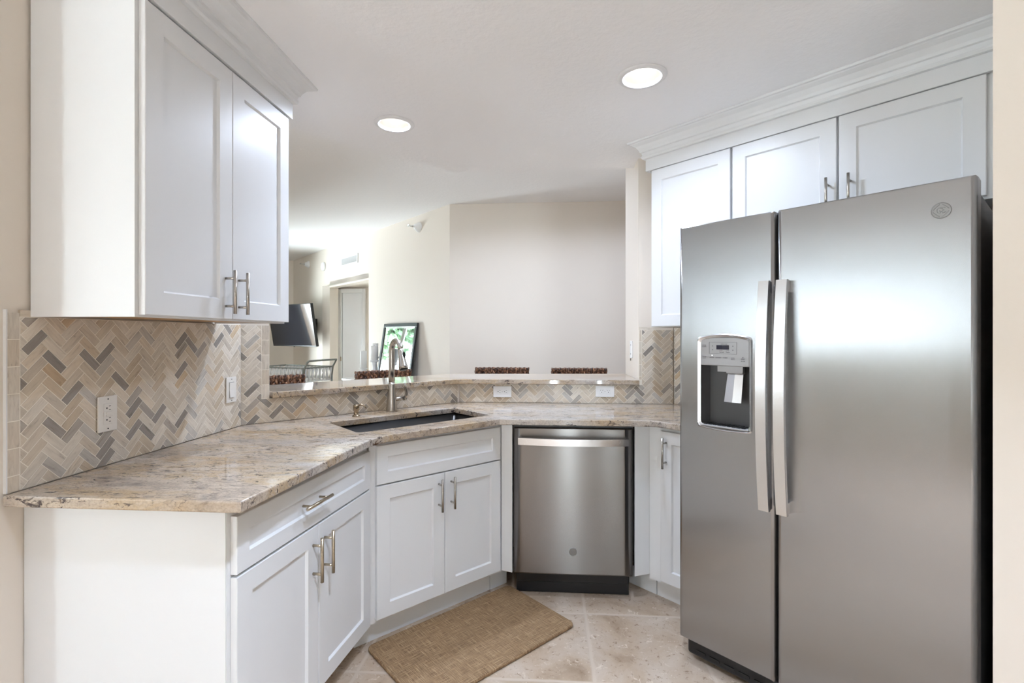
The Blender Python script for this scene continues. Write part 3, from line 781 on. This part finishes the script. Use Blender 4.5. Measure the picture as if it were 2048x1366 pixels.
for i in range(7):
    u = i / 6; zz = 1.192 - .112 * u; y = .040 - .026 * u; hw_ = .030 + .003 * u
    pv.append([(.217 - hw_, y, zz), (.217, y - .004, zz), (.217 + hw_, y, zz), (.217 + hw_, y + .006, zz), (.217, y + .003, zz), (.217 - hw_, y + .006, zz)])
rv = [[bm.verts.new(p) for p in r] for r in pv]
for a, b in zip(rv, rv[1:]):
    for j in range(6): bm.faces.new((a[j], a[(j + 1) % 6], b[(j + 1) % 6], b[j]))
bm.faces.new(rv[0]); bm.faces.new(rv[-1]); obj('paddle', bm, M['steel_bright'], dl_)
bm = B(); box(bm, .094, .285, -.006, .058, .979, .986, .003, 2); tray = obj('drip_tray', bm, M['panel_grey'], dl_)
bm = B()
for i in range(9): box(bm, .108 + i * .0185, .119 + i * .0185, .002, .050, .9862, .9885, mt=None)
obj('drip_grille', bm, M['black'], tray)
def text_mesh(bm, s, x, z, size, y, mt=None):
    cu = D.curves.new('txt', 'FONT'); cu.body = s; cu.size = size; cu.align_x = 'CENTER'; cu.align_y = 'CENTER'; cu.extrude = .0002
    to = D.objects.new('txt', cu); COL.objects.link(to); bpy.context.view_layer.update()
    me = D.meshes.new_from_object(to.evaluated_get(bpy.context.evaluated_depsgraph_get()))
    me.transform(Matrix.Translation((x, y, z)) @ Matrix.Rotation(PI / 2, 4, 'X'))
    bm.from_mesh(me); D.objects.remove(to); D.curves.remove(cu); D.meshes.remove(me)
bm = B(); yp = .0022
for s_, x, z, sz in (('DOOR', .109, 1.2985, .0052), ('ALARM', .109, 1.2925, .0052), ('HOLD 3 SEC', .190, 1.3035, .0048), ('Freezer', .178, 1.2785, .0042), ('Fridge', .204, 1.2785, .0042),
                   ('Actual', .180, 1.2725, .0066), ('Temp', .204, 1.2725, .0066), ('DOOR', .110, 1.2535, .0052), ('LIGHT', .110, 1.2475, .0052), ('WATER', .1405, 1.2505, .0052),
                   ('CRUSHED', .1665, 1.2505, .0052), ('CUBED', .195, 1.2505, .0052), ('LOCK', .224, 1.2505, .0052), ('Hold 3 sec', .224, 1.2455, .0034), ('SET', .262, 1.2535, .0050), ('RESET', .262, 1.2475, .0056), ('FILTER', .262, 1.2400, .0052)):
    text_mesh(bm, s_, x, z, sz, yp)
for (a, b, c, d_) in ((.130, .2385, 1.3105, 1.3111), (.130, .2385, 1.2655, 1.2661), (.130, .1306, 1.2655, 1.3111), (.238, .2386, 1.2655, 1.3111)): box(bm, a, b, yp - .0002, yp + .0006, c, d_)
for xx in (.1435, .224):
    for zz, up in ((1.2965, 1), (1.2805, -1)):
        v3 = [bm.verts.new((xx - .0025, yp - .0002, zz - .0018 * up)), bm.verts.new((xx + .0025, yp - .0002, zz - .0018 * up)), bm.verts.new((xx, yp - .0002, zz + .0022 * up))]; bm.faces.new(v3)
obj('panel_lettering', bm, M['ink'], dl_)
bm = B(); box(bm, .1595, .1835, .0012, .004, 1.2825, 1.2995); box(bm, .1845, .2085, .0012, .004, 1.2825, 1.2995); obj('display', bm, M['lcd'], dl_)
bm = B(); lathe(bm, [(.0016, 0), (.0016, .001)], (.1415, .0028, 1.2592), 10, RX90); obj('indicator_light', bm, M['led'], dl_)
# handles
def fr_handle(x0, x1, parent):
    bm = B(); N = 40; za, zb_ = .712, 1.531; cols = []
    for i in range(N + 1):
        u = i / N * 2 - 1; z = (za + zb_) / 2 + (zb_ - za) / 2 * u; y = -.038 - .028 * (1 - u * u)
        cols.append([bm.verts.new(c) for c in ((x0, y, z), (x1, y, z), (x1 + .001, y + .003, z), (x1 + .001, y + .015, z), (x0 - .001, y + .015, z), (x0 - .001, y + .003, z))])
    for a, b in zip(cols, cols[1:]):
        for j in range(6):
            f = bm.faces.new((a[j], a[(j + 1) % 6], b[(j + 1) % 6], b[j])); f.smooth = False
    bm.faces.new(cols[0]); bm.faces.new(cols[-1])
    for z_ in (za, zb_ - .045): box(bm, x0 + .002, x1 - .002, -.030, .001, z_ + .001, z_ + .044, .002)
    return obj('handle', bm, M['steel_bright'], parent)
fr_handle(.334, .369, dl_); fr_handle(.394, .429, dr_)
emblem(dr_, .828, 1.696, -.0005, .0225, M['emblem'])
bm = B(); box(bm, .02, FW - .02, .030, .09, .022, .088, .012, 3)
for i in range(14): box(bm, .06 + i * .058, .10 + i * .058, .027, .032, .042, .052)
obj('base_grille', bm, M['black'], t)
for xx in (.05, FW - .05):
    bm = B(); lathe(bm, [(.022, 0), (.022, .012), (.014, .014), (.014, .03)], (xx, .12, 0), 16); obj('foot', bm, M['rubber'], t)
    bm = B(); lathe(bm, [(.022, 0), (.022, .012), (.014, .014), (.014, .03)], (xx, .72, 0), 16); obj('foot', bm, M['rubber'], t)
for xx in (.03, FW - .075):
    bm = B(); box(bm, xx, xx + .045, .060, .15, 1.754, 1.790, .005, 2); obj('hinge_cover', bm, M['gasket'], t)

# ------------------------------------------------------------------ faucet and soap pump
fc = EN(1.300, -2.522)
t = thing('kitchen_faucet', 'brushed nickel pull-down faucet behind the sink', 'faucet', (*fc, .914), PI / 4)
bm = B(); lathe(bm, [(.0305, 0), (.0305, .004), (.0285, .03), (.0235, .09), (.0185, .150), (.0178, .158)], n=32); lathe(bm, [(.0175, .158), (.0172, .160), (.0172, .163), (.0168, .165)], n=32)
obj('base', bm, M['nickel'], t)
bm = B(); pts = [(0, 0, .160), (0, 0, .25), (0, 0, .335)]
for i in range(1, 13):
    a = PI * i / 12 * .93; pts.append((0, -.052 + .052 * math.cos(a), .335 + .052 * math.sin(a) * 1.15))
tube(bm, pts, [.0168] * 3 + [.0165 - .002 * i / 12 for i in range(1, 13)], 20); sp_end = pts[-1]; obj('spout', bm, M['nickel'], t)
bm = B(); dirv = (Vector(pts[-1]) - Vector(pts[-2])).normalized(); p0 = Vector(pts[-1])
tube(bm, [p0 - dirv * .002, p0 + dirv * .012, p0 + dirv * .05, p0 + dirv * .095, p0 + dirv * .112], [.0150, .0155, .0185, .0255, .0265], 24)
head = obj('spray_head', bm, M['nickel'], t)
bm = B(); tube(bm, [p0 + dirv * .1115, p0 + dirv * .117], [.0225, .021], 20); obj('nozzle', bm, M['black'], head)
bm = B(); bp = p0 + dirv * .038 + Vector((.006, -.0165, 0))
prism(bm, [(.0065 * math.cos(a), .017 * math.sin(a) + (.006 if math.sin(a) > 0 else -.006)) for a in [2 * PI * i / 20 for i in range(20)]], -.004, .004, mt=Matrix.Translation(bp) @ Matrix.Rotation(PI / 2, 4, 'X'))
obj('spray_button', bm, M['slot'], head)
bm = B(); tube(bm, [(.012, 0, .066), (.074, 0, .066)], .0115, 18); tube(bm, [(.074, 0, .066), (.090, 0, .066)], [.0125, .0125], 18)
tube(bm, [(.083, -.004, .070), (.088, -.010, .085), (.084, -.016, .105), (.074, -.022, .13), (.066, -.026, .155)], [.0115, .011, .0095, .008, .0045], 12); obj('lever', bm, M['nickel'], t)
sc_ = EN(1.078, -2.486)
t = thing('soap_dispenser', 'small brass toned soap pump left of the faucet', 'soap dispenser', (*sc_, .914), PI / 4)
bm = B(); lathe(bm, [(.021, 0), (.021, .003), (.013, .008), (.012, .030), (.0155, .032), (.0155, .056), (.013, .061), (.001, .063)], n=24); obj('pump', bm, M['bronze'], t)
bm = B(); tube(bm, [(.006, -.004, .058), (.024, -.014, .060), (.036, -.022, .052), (.043, -.027, .040)], [.005, .0045, .004, .0035], 10); obj('nozzle', bm, M['bronze'], t)

# ------------------------------------------------------------------ outlets and switches
def slots(bm, x, z, horiz=False, y=-.0076):
    for dx, dz, w, h in ((-.006, .005, .0018, .007), (.006, .005, .0018, .007)):
        if horiz: dx, dz, w, h = dz, -dx, h, w
        box(bm, x + dx - w / 2, x + dx + w / 2, y, y + .002, z + dz - h / 2, z + dz + h / 2)
    dx, dz = (-.006, 0) if horiz else (0, -.006)
    lathe(bm, [(.0026, 0), (.0026, .002)], (x + dx, y + .002, z + dz), 12, RX90)
def outlet(label, loc, rz, kind, m='plate', name='wall_outlet', cat='outlet'):
    t = thing(name, label, cat, loc, rz)
    horiz = kind in ('duplex_h', 'h_rotated'); w, h = (.0575, .035) if horiz else (.035, .0575)
    bm = B(); box(bm, -w, w, -.0055, 0, -h, h, .002, 2); obj('face_plate', bm, M[m], t)
    def recep(z0_, x, z, hz, outl):
        br = B(); outl(br); o = obj('receptacle', br, M[m], t)
        bs = B(); slots(bs, x, z, hz); obj('slots', bs, M['slot'], o)
    def screw(x, z, r=.0022, th=.001):
        bs = B(); lathe(bs, [(r, 0), (r, th)], (x, -.0055, z), 10, RX90); obj('screw', bs, M['slot'], t)
    if kind in ('duplex_h', 'h_rotated'):
        for q in (-1, 1):
            recep(0, q * .0205, .001, kind == 'duplex_h', lambda br, q=q: box(br, q * .0205 - .0145, q * .0205 + .0145, -.0070, -.005, -.0145, .0145, .003, 2))
        screw(0, 0, .0016)
    elif kind == 'gfci':
        for q in (-1, 1):
            recep(0, 0, q * .019, True, lambda br, q=q: box(br, -.0165, .0165, -.0072, -.005, min(q * .0335, q * .008), max(q * .0335, q * .008), .001))
        br = B(); box(br, -.0165, .0165, -.0070, -.005, -.0078, .0078, .0005); o = obj('button_strip', br, M[m], t)
        for zz in (.001, -.007):
            br = B(); box(br, -.009, .009, -.0092, -.007, zz, zz + .005, .0005); obj('test_button', br, M[m], o)
        for q in (-1, 1): screw(0, q * .048)
    elif kind == 'rocker':
        v = B(); prism(v, [(-.0335, 0), (.0335, 0), (.0335, .0055), (0, .002), (-.0335, .0035)], -.0165, .0165)
        v.transform(Matrix.Translation((0, -.005, 0)) @ Matrix.Rotation(PI / 2, 4, 'Y') @ Matrix.Rotation(PI, 4, 'X')); obj('rocker', v, M[m], t)
        bs = B(); box(bs, -.0178, .0178, -.0058, -.0053, -.0348, .0348); obj('rocker_gap', bs, M['slot'], t)
        for q in (-1, 1): screw(0, q * .048)
    elif kind == 'plate2':
        for q in (-1, 1): screw(0, q * .030, .0032, .002)
        bs = B(); box(bs, -.004, .004, -.010, -.0055, -.075, -.0585, .001); obj('plug', bs, M['slot'], t)
    return t
outlet('ivory safety outlet with test buttons on the herringbone wall nearest the counter end', (-1.4285, 1.507, 1.082), PI / 2, 'gfci')
outlet('ivory rocker light switch on the left herringbone wall near the corner', (-1.4285, 2.138, 1.091), PI / 2, 'rocker', name='light_switch', cat='light switch')
outlet('horizontal outlet under the bar top, just right of the faucet', (-.278, 3.1035, .983), 0, 'duplex_h', 'plate_white')
outlet('horizontal outlet under the bar top above the right half of the dishwasher', (.3635, 3.1035, .990), 0, 'h_rotated', 'plate_white')
outlet('white plate with two dark screws on the side of the wall right of the bar', (.5705, 3.352, 1.245), -PI / 2, 'plate2', 'plate_white', 'wall_plate', 'wall plate')

# ------------------------------------------------------------------ floor mat
bm = B(); prism(bm, rrect(-.40, .40, -.236, .236, .03), 0, .016, (), .006, 3)
o = obj('floor_mat', bm, M['mat']); m0 = EN(1.305, -1.752); o.location = (*m0, .0005); o.rotation_euler = (0, 0, PI / 4)
tag(o, 'brown woven anti-fatigue mat on the floor in front of the sink', 'mat')

# ------------------------------------------------------------------ bar stools
def weave(bm, x0, x1, z0, z1, yfun, cols, rows, seed):
    """braided strands: small plump spindles laid in alternating slant over a slab"""
    rnd = random.Random(seed)
    w = (x1 - x0) / cols; h = (z1 - z0) / rows
    for i in range(cols):
        for j in range(rows):
            cx = x0 + (i + .5) * w; cz = z0 + (j + .5 + (.5 if i % 2 else 0)) * h
            cz = min(cz, z1 - h * .72)
            sl = (.32 if i % 2 else -.32) + rnd.uniform(-.12, .12)
            for side in (-1, 1):
                y = yfun(cx) + side * .016
                t = B(); bmesh.ops.create_uvsphere(t, u_segments=6, v_segments=5, radius=1)
                t.transform(Matrix.Translation((cx + rnd.uniform(-.1, .1) * w, y, cz)) @ Matrix.Rotation(sl, 4, 'Y') @ Matrix.Diagonal((w * .58, .011, h * .72, 1)))
                for f in t.faces: f.smooth = True
                merge(bm, t)
STOOL = {}
def bar_stool(x, y, rz, label, ztop):
    """local +y is the sitter's back; origin on the floor under the seat"""
    t = thing('bar_stool', label, 'bar stool', (x, y, 0), rz, 'woven bar stools along the bar')
    if not STOOL:
        yf = lambda q: .185 - .30 * (q * q)
        bm = B(); n = 12; cols = []
        for i in range(n + 1):
            q = -.215 + .43 * i / n; yy = yf(q); cols.append([bm.verts.new(c) for c in ((q, yy - .017, .74), (q, yy - .017, 1.074), (q, yy + .017, 1.074), (q, yy + .017, .74))])
        for a, b in zip(cols, cols[1:]):
            for j in range(4): bm.faces.new((a[j], a[(j + 1) % 4], b[(j + 1) % 4], b[j]))
        bm.faces.new(cols[0]); bm.faces.new(cols[-1])
        weave(bm, -.222, .222, .76, 1.080, yf, 24, 10, 3); STOOL['backrest'] = obj('backrest', bm, M['seagrass'], t)
        bm = B(); box(bm, -.205, .205, -.20, .19, .665, .725, .02, 3)
        STOOL['seat'] = obj('seat', bm, M['seagrass'], t)
        for k, (sx, sy) in enumerate(((-1, -1), (1, -1), (-1, 1), (1, 1))):
            bm = B(); tube(bm, [(sx * .20, sy * .185, 0), (sx * .185, sy * .17, .67)], [.016, .02], 8)
            if sy > 0: tube(bm, [(sx * .185, .17, .66), (sx * .20, .172, 1.0)], .014, 8)
            STOOL['leg%d' % k] = obj('leg', bm, M['dark_wood'], t)
        bm = B(); tube(bm, [(-.194, -.178, .24), (.194, -.178, .24)], .012, 8); tube(bm, [(-.194, .178, .30), (.194, .178, .30)], .012, 8)
        for sx in (-1, 1): tube(bm, [(sx * .194, -.178, .27), (sx * .194, .178, .27)], .012, 8)
        STOOL['foot_rail'] = obj('foot_rail', bm, M['dark_wood'], t)
    else:
        for o in STOOL.values():
            c = o.copy(); COL.objects.link(c); c.parent = t
    return t
def sp(cx, cy, rz): # place by the middle of the backrest top
    return cx + .185 * math.sin(rz), cy - .185 * math.cos(rz)
s1 = EN(.905, -3.46); s2 = EN(1.712, -3.46)
bar_stool(*sp(*s1, PI / 4), PI / 4, 'brown woven bar stool nearest the television, below the left wall cabinet', 0)
bar_stool(*sp(*s2, PI / 4), PI / 4, 'brown woven bar stool seen behind the faucet', 0)
bar_stool(*sp(-.365, 4.06, 0), 0, 'brown woven bar stool in the middle of the bar, right of the faucet', 0)
bar_stool(*sp(.262, 4.02, 0), 0, 'brown woven bar stool at the right end of the bar', 0)

# ------------------------------------------------------------------ living room things
def on_aw(u, z, d=0): p = AW(u, d); return (p[0], p[1], z)
RW_ = -PI / 4
# air vent
t = thing('air_vent', 'white wall vent grille above the alcove opening', 'vent', on_aw(2.62, 2.447), RW_)
bm = B()
for a in ((-.30, .30, -.0675, -.045), (-.30, .30, .045, .0675), (-.30, -.275, -.045, .045), (.275, .30, -.045, .045)): box(bm, a[0], a[1], -.012, 0, a[2], a[3], .002)
obj('frame', bm, M['white_trim'], t)
bm = B(); box(bm, -.275, .275, -.002, 0, -.045, .045); obj('backing', bm, M['dark_grey'], t)
bm = B()
for i in range(30): box(bm, -.272 + i * .0184, -.266 + i * .0184, -.010, -.002, -.045, .045)
obj('slats', bm, M['white_trim'], t)
bm = B(); lathe(bm, [(.07, 0), (.07, .02), (.06, .034), (.05, .036), (.001, .036)], n=32, mt=RX90)
o = obj('smoke_detector', bm, M['plate_white']); o.location = on_aw(3.64, 2.464); o.rotation_euler = (0, 0, RW_); tag(o, 'round white smoke detector high on the angled wall', 'smoke detector')
def sprinkler(u, z, label):
    t = thing('fire_sprinkler', label, 'sprinkler', on_aw(u, z), RW_, 'sidewall fire sprinklers')
    bm = B(); lathe(bm, [(.062, 0), (.060, .008), (.030, .060), (.020, .066)], n=28, mt=RX90); obj('escutcheon', bm, M['plate_white'], t)
    bm = B(); lathe(bm, [(.010, .06), (.010, .10)], n=12, mt=RX90); tube(bm, [(-.012, -.10, 0), (-.012, -.125, 0), (0, -.14, 0), (.012, -.125, 0), (.012, -.10, 0)], .003, 8); box(bm, -.022, .022, -.150, -.128, .008, .011); box(bm, -.016, .016, -.144, -.140, -.014, .012)
    obj('nozzle', bm, M['chrome'], t)
sprinkler(.633, 2.60, 'sidewall fire sprinkler near the right end of the angled wall')
sprinkler(4.37, 2.575, 'sidewall fire sprinkler left of the smoke detector')
# console table with candlesticks and the leaning mirror
TZ = .78
t = thing('console_table', 'white console table against the angled wall behind the bar', 'table', on_aw(1.20, 0, .20), RW_)
bm = B(); box(bm, -.78, .72, -.18, .18, TZ - .03, TZ, .004); obj('tabletop', bm, M['console'], t)
bm = B(); box(bm, -.74, .68, -.15, .16, TZ - .13, TZ - .03); obj('apron', bm, M['console'], t)
for xx in (-.74, .64):
    for yy in (-.155, .115):
        bm = B(); box(bm, xx, xx + .04, yy, yy + .04, 0, TZ - .03, .003); obj('leg', bm, M['console'], t)
t = thing('framed_mirror', 'black framed mirror leaning on the angled wall behind the faucet', 'mirror', on_aw(1.03, TZ + .001, .128), RW_)
mh = .715; tilt = Matrix.Rotation(-math.asin(.112 / mh), 4, 'X')
bm = B(); hw2 = .419; fw = .045
for a in ((-hw2, hw2, 0, fw), (-hw2, hw2, mh - fw, mh), (-hw2, -hw2 + fw, fw, mh - fw), (hw2 - fw, hw2, fw, mh - fw)): box(bm, a[0], a[1], -.022, 0, a[2], a[3], .005, 2)
bm.transform(tilt); obj('frame', bm, M['frame_black'], t)
bm = B(); box(bm, -hw2 + fw - .002, hw2 - fw + .002, -.010, -.004, fw - .002, mh - fw + .002); bm.transform(tilt); obj('mirror_glass', bm, M['mirror'], t)
bm = B(); ins = .012
for a in ((-hw2 + fw, hw2 - fw, fw, fw + ins), (-hw2 + fw, hw2 - fw, mh - fw - ins, mh - fw), (-hw2 + fw, -hw2 + fw + ins, fw + ins, mh - fw - ins), (hw2 - fw - ins, hw2 - fw, fw + ins, mh - fw - ins)): box(bm, a[0], a[1], -.014, -.010, a[2], a[3])
bm.transform(tilt); obj('inner_edge', bm, M['chrome'], t)
def candle_set(x, y, zs, hc, rc, l1, l2, grp=True):
    t = thing('candlestick', l1, 'candlestick', (x, y, TZ + .001), 0, 'white candlesticks on the console table')
    k = zs / .15
    bm = B(); lathe(bm, [(.05, 0), (.05, .008), (.035, .016), (.022, .04 * k), (.034, .062 * k), (.026, .078 * k), (.020, .10 * k), (.028, .125 * k), (.040, .138 * k)], n=24); obj('stem', bm, M['white_wood'], t)
    bm = B(); lathe(bm, [(.040, .138 * k), (.056, .142 * k), (.056, .148 * k), (.045, zs)], n=24); obj('drip_pan', bm, M['white_wood'], t)
    c = thing('pillar_candle', l2, 'candle', (x, y, TZ + .0015 + zs), 0, 'white pillar candles')
    bm = B(); lathe(bm, [(rc, 0), (rc, hc - .004), (rc - .004, hc), (rc * .5, hc - .004), (.002, hc - .006)], n=24); obj('wax', bm, M['wax'], c)
    bm = B(); tube(bm, [(0, 0, hc - .006), (.001, 0, hc + .008)], .0012, 6); obj('wick', bm, M['slot'], c)
def at_px(px, d):   # point on the console at viewing column px, distance d from the wall (used once to set out the candles)
    th = math.radians(4); k = (px - 1024) / 985; dx, dy = -math.sin(th) + k * math.cos(th), math.cos(th) + k * math.sin(th)
    c = (JX + JY) * S2 - d; tt = c / ((dx + dy) * S2); return dx * tt, dy * tt
candle_set(-2.373, 6.253, .135, .225, .042, 'white turned candlestick nearest the alcove opening', 'white pillar candle nearest the alcove opening')
candle_set(-2.131, 5.975, .255, .175, .044, 'white turned candlestick beside the mirror, in front of the other', 'white pillar candle beside the mirror, the nearer of the two')
candle_set(-2.210, 6.235, .290, .170, .038, 'white turned candlestick close to the wall beside the mirror', 'tallest white pillar candle, close to the wall beside the mirror')
# television
tvc = (-4.06, 7.58)
ang = math.radians(-31)
t = thing('television', 'black flat television on a wall arm in the far corner', 'television', (*tvc, 1.50), ang)
tl = Matrix.Rotation(math.radians(9), 4, 'X')
bm = B(); box(bm, -.61, .61, 0, .045, -.335, .335, .006, 2); bm.transform(tl); obj('housing', bm, M['black'], t)
bm = B(); box(bm, -.602, .602, -.002, .001, -.318, .328); bm.transform(tl); obj('screen', bm, M['tv_screen'], t)
bm = B(); box(bm, -.012, .012, -.003, .01, -.345, -.334, .002); bm.transform(tl); obj('sensor', bm, M['black'], t)
bm = B(); tube(bm, [(0, .04, 0), (.05, .22, 0), (0, .42, 0)], .018, 8); box(bm, -.12, .12, .035, .06, -.1, .1); box(bm, -.06, .06, .41, .43, -.12, .12); obj('wall_arm', bm, M['black'], t)
# serving cart
cx_, cy_ = -2.95, 5.58
t = thing('serving_cart', 'white rattan serving cart with a grey bent handle below the television', 'cart', (cx_, cy_, 0), math.radians(-18))
for z in (.40, .825):
    bm = B(); box(bm, -.36, .36, -.22, .22, z - .012, z, .003); obj('shelf', bm, M['rattan'], t)
bm = B()
for xx in (-.36, .36):
    for yy in (-.22, .22): tube(bm, [(xx, yy, .07), (xx, yy, .975)], .011, 8)
for yy in (-.22, .22): tube(bm, [(-.36, yy, .975), (.36, yy, .975)], .009, 8)
for xx in (-.36, .36): tube(bm, [(xx, -.22, .975), (xx, .22, .975)], .009, 8)
obj('frame', bm, M['cart_metal'], t)
bm = B()
for yy in (-.22, .22):
    for i in range(13):
        x = -.35 + i * .056; tube(bm, [(x, yy, .83), (x + .02, yy, .90), (x, yy, .97)], .0095, 6); tube(bm, [(x + .04, yy, .83), (x + .02, yy, .90), (x + .04, yy, .97)], .0095, 6)
for xx in (-.36, .36):
    for i in range(8): tube(bm, [(xx, -.2 + i * .056, .83), (xx, -.18 + i * .056, .97)], .0095, 6)
obj('lattice', bm, M['rattan'], t)
bm = B(); tube(bm, [(.36, -.22, .88), (.375, -.22, .975), (.42, -.22, 1.045), (.44, -.21, 1.06), (.44, .0, 1.06), (.44, .21, 1.06), (.42, .22, 1.045), (.375, .22, .975), (.36, .22, .88)], .011, 8); obj('handle', bm, M['cart_metal'], t)
for xx in (-.34, .34):
    for yy in (-.2, .2):
        bm = B(); lathe(bm, [(.035, -.01), (.035, .01)], (xx, yy, .035), 16, RX90); box(bm, xx - .006, xx + .006, yy - .012, yy + .012, .035, .085); obj('caster', bm, M['rubber'], t)

# ------------------------------------------------------------------ outside, seen in the mirror and the steel
def tree(x, y, h, r, label, seed):
    rnd = random.Random(seed); t = thing('tree', label, 'tree', (x, y, -.15), 0, 'trees outside the living room window')
    bm = B(); tube(bm, [(0, 0, 0), (.1, .05, h * .5), (.05, 0, h * .8)], [.16, .11, .05], 8); obj('trunk', bm, M['bark'], t)
    bm = B()
    for i in range(4200):
        v = Vector((rnd.gauss(0, 1), rnd.gauss(0, 1), rnd.gauss(0, 1))).normalized() * r * rnd.uniform(.45, 1.0)
        c = Vector((v.x, v.y, h * .68 + v.z * 1.15)); a = Vector((rnd.uniform(-1, 1), rnd.uniform(-1, 1), rnd.uniform(-1, 1))).normalized() * .11; b = a.orthogonal().normalized() * .075
        bm.faces.new([bm.verts.new(c + p) for p in (a, b, -a, -b)])
    obj('foliage', bm, M['leaf'], t)
for i, (x, y, h, r) in enumerate(((-7.4, 6.2, 3.6, 1.0), (-7.5, 8.4, 4.0, 1.05), (-9.9, 7.3, 5.4, 1.25), (-10.2, 10.0, 4.8, 1.3))):
    tree(x, y, h, r, 'leafy green tree outside the living room window', 20 + i)
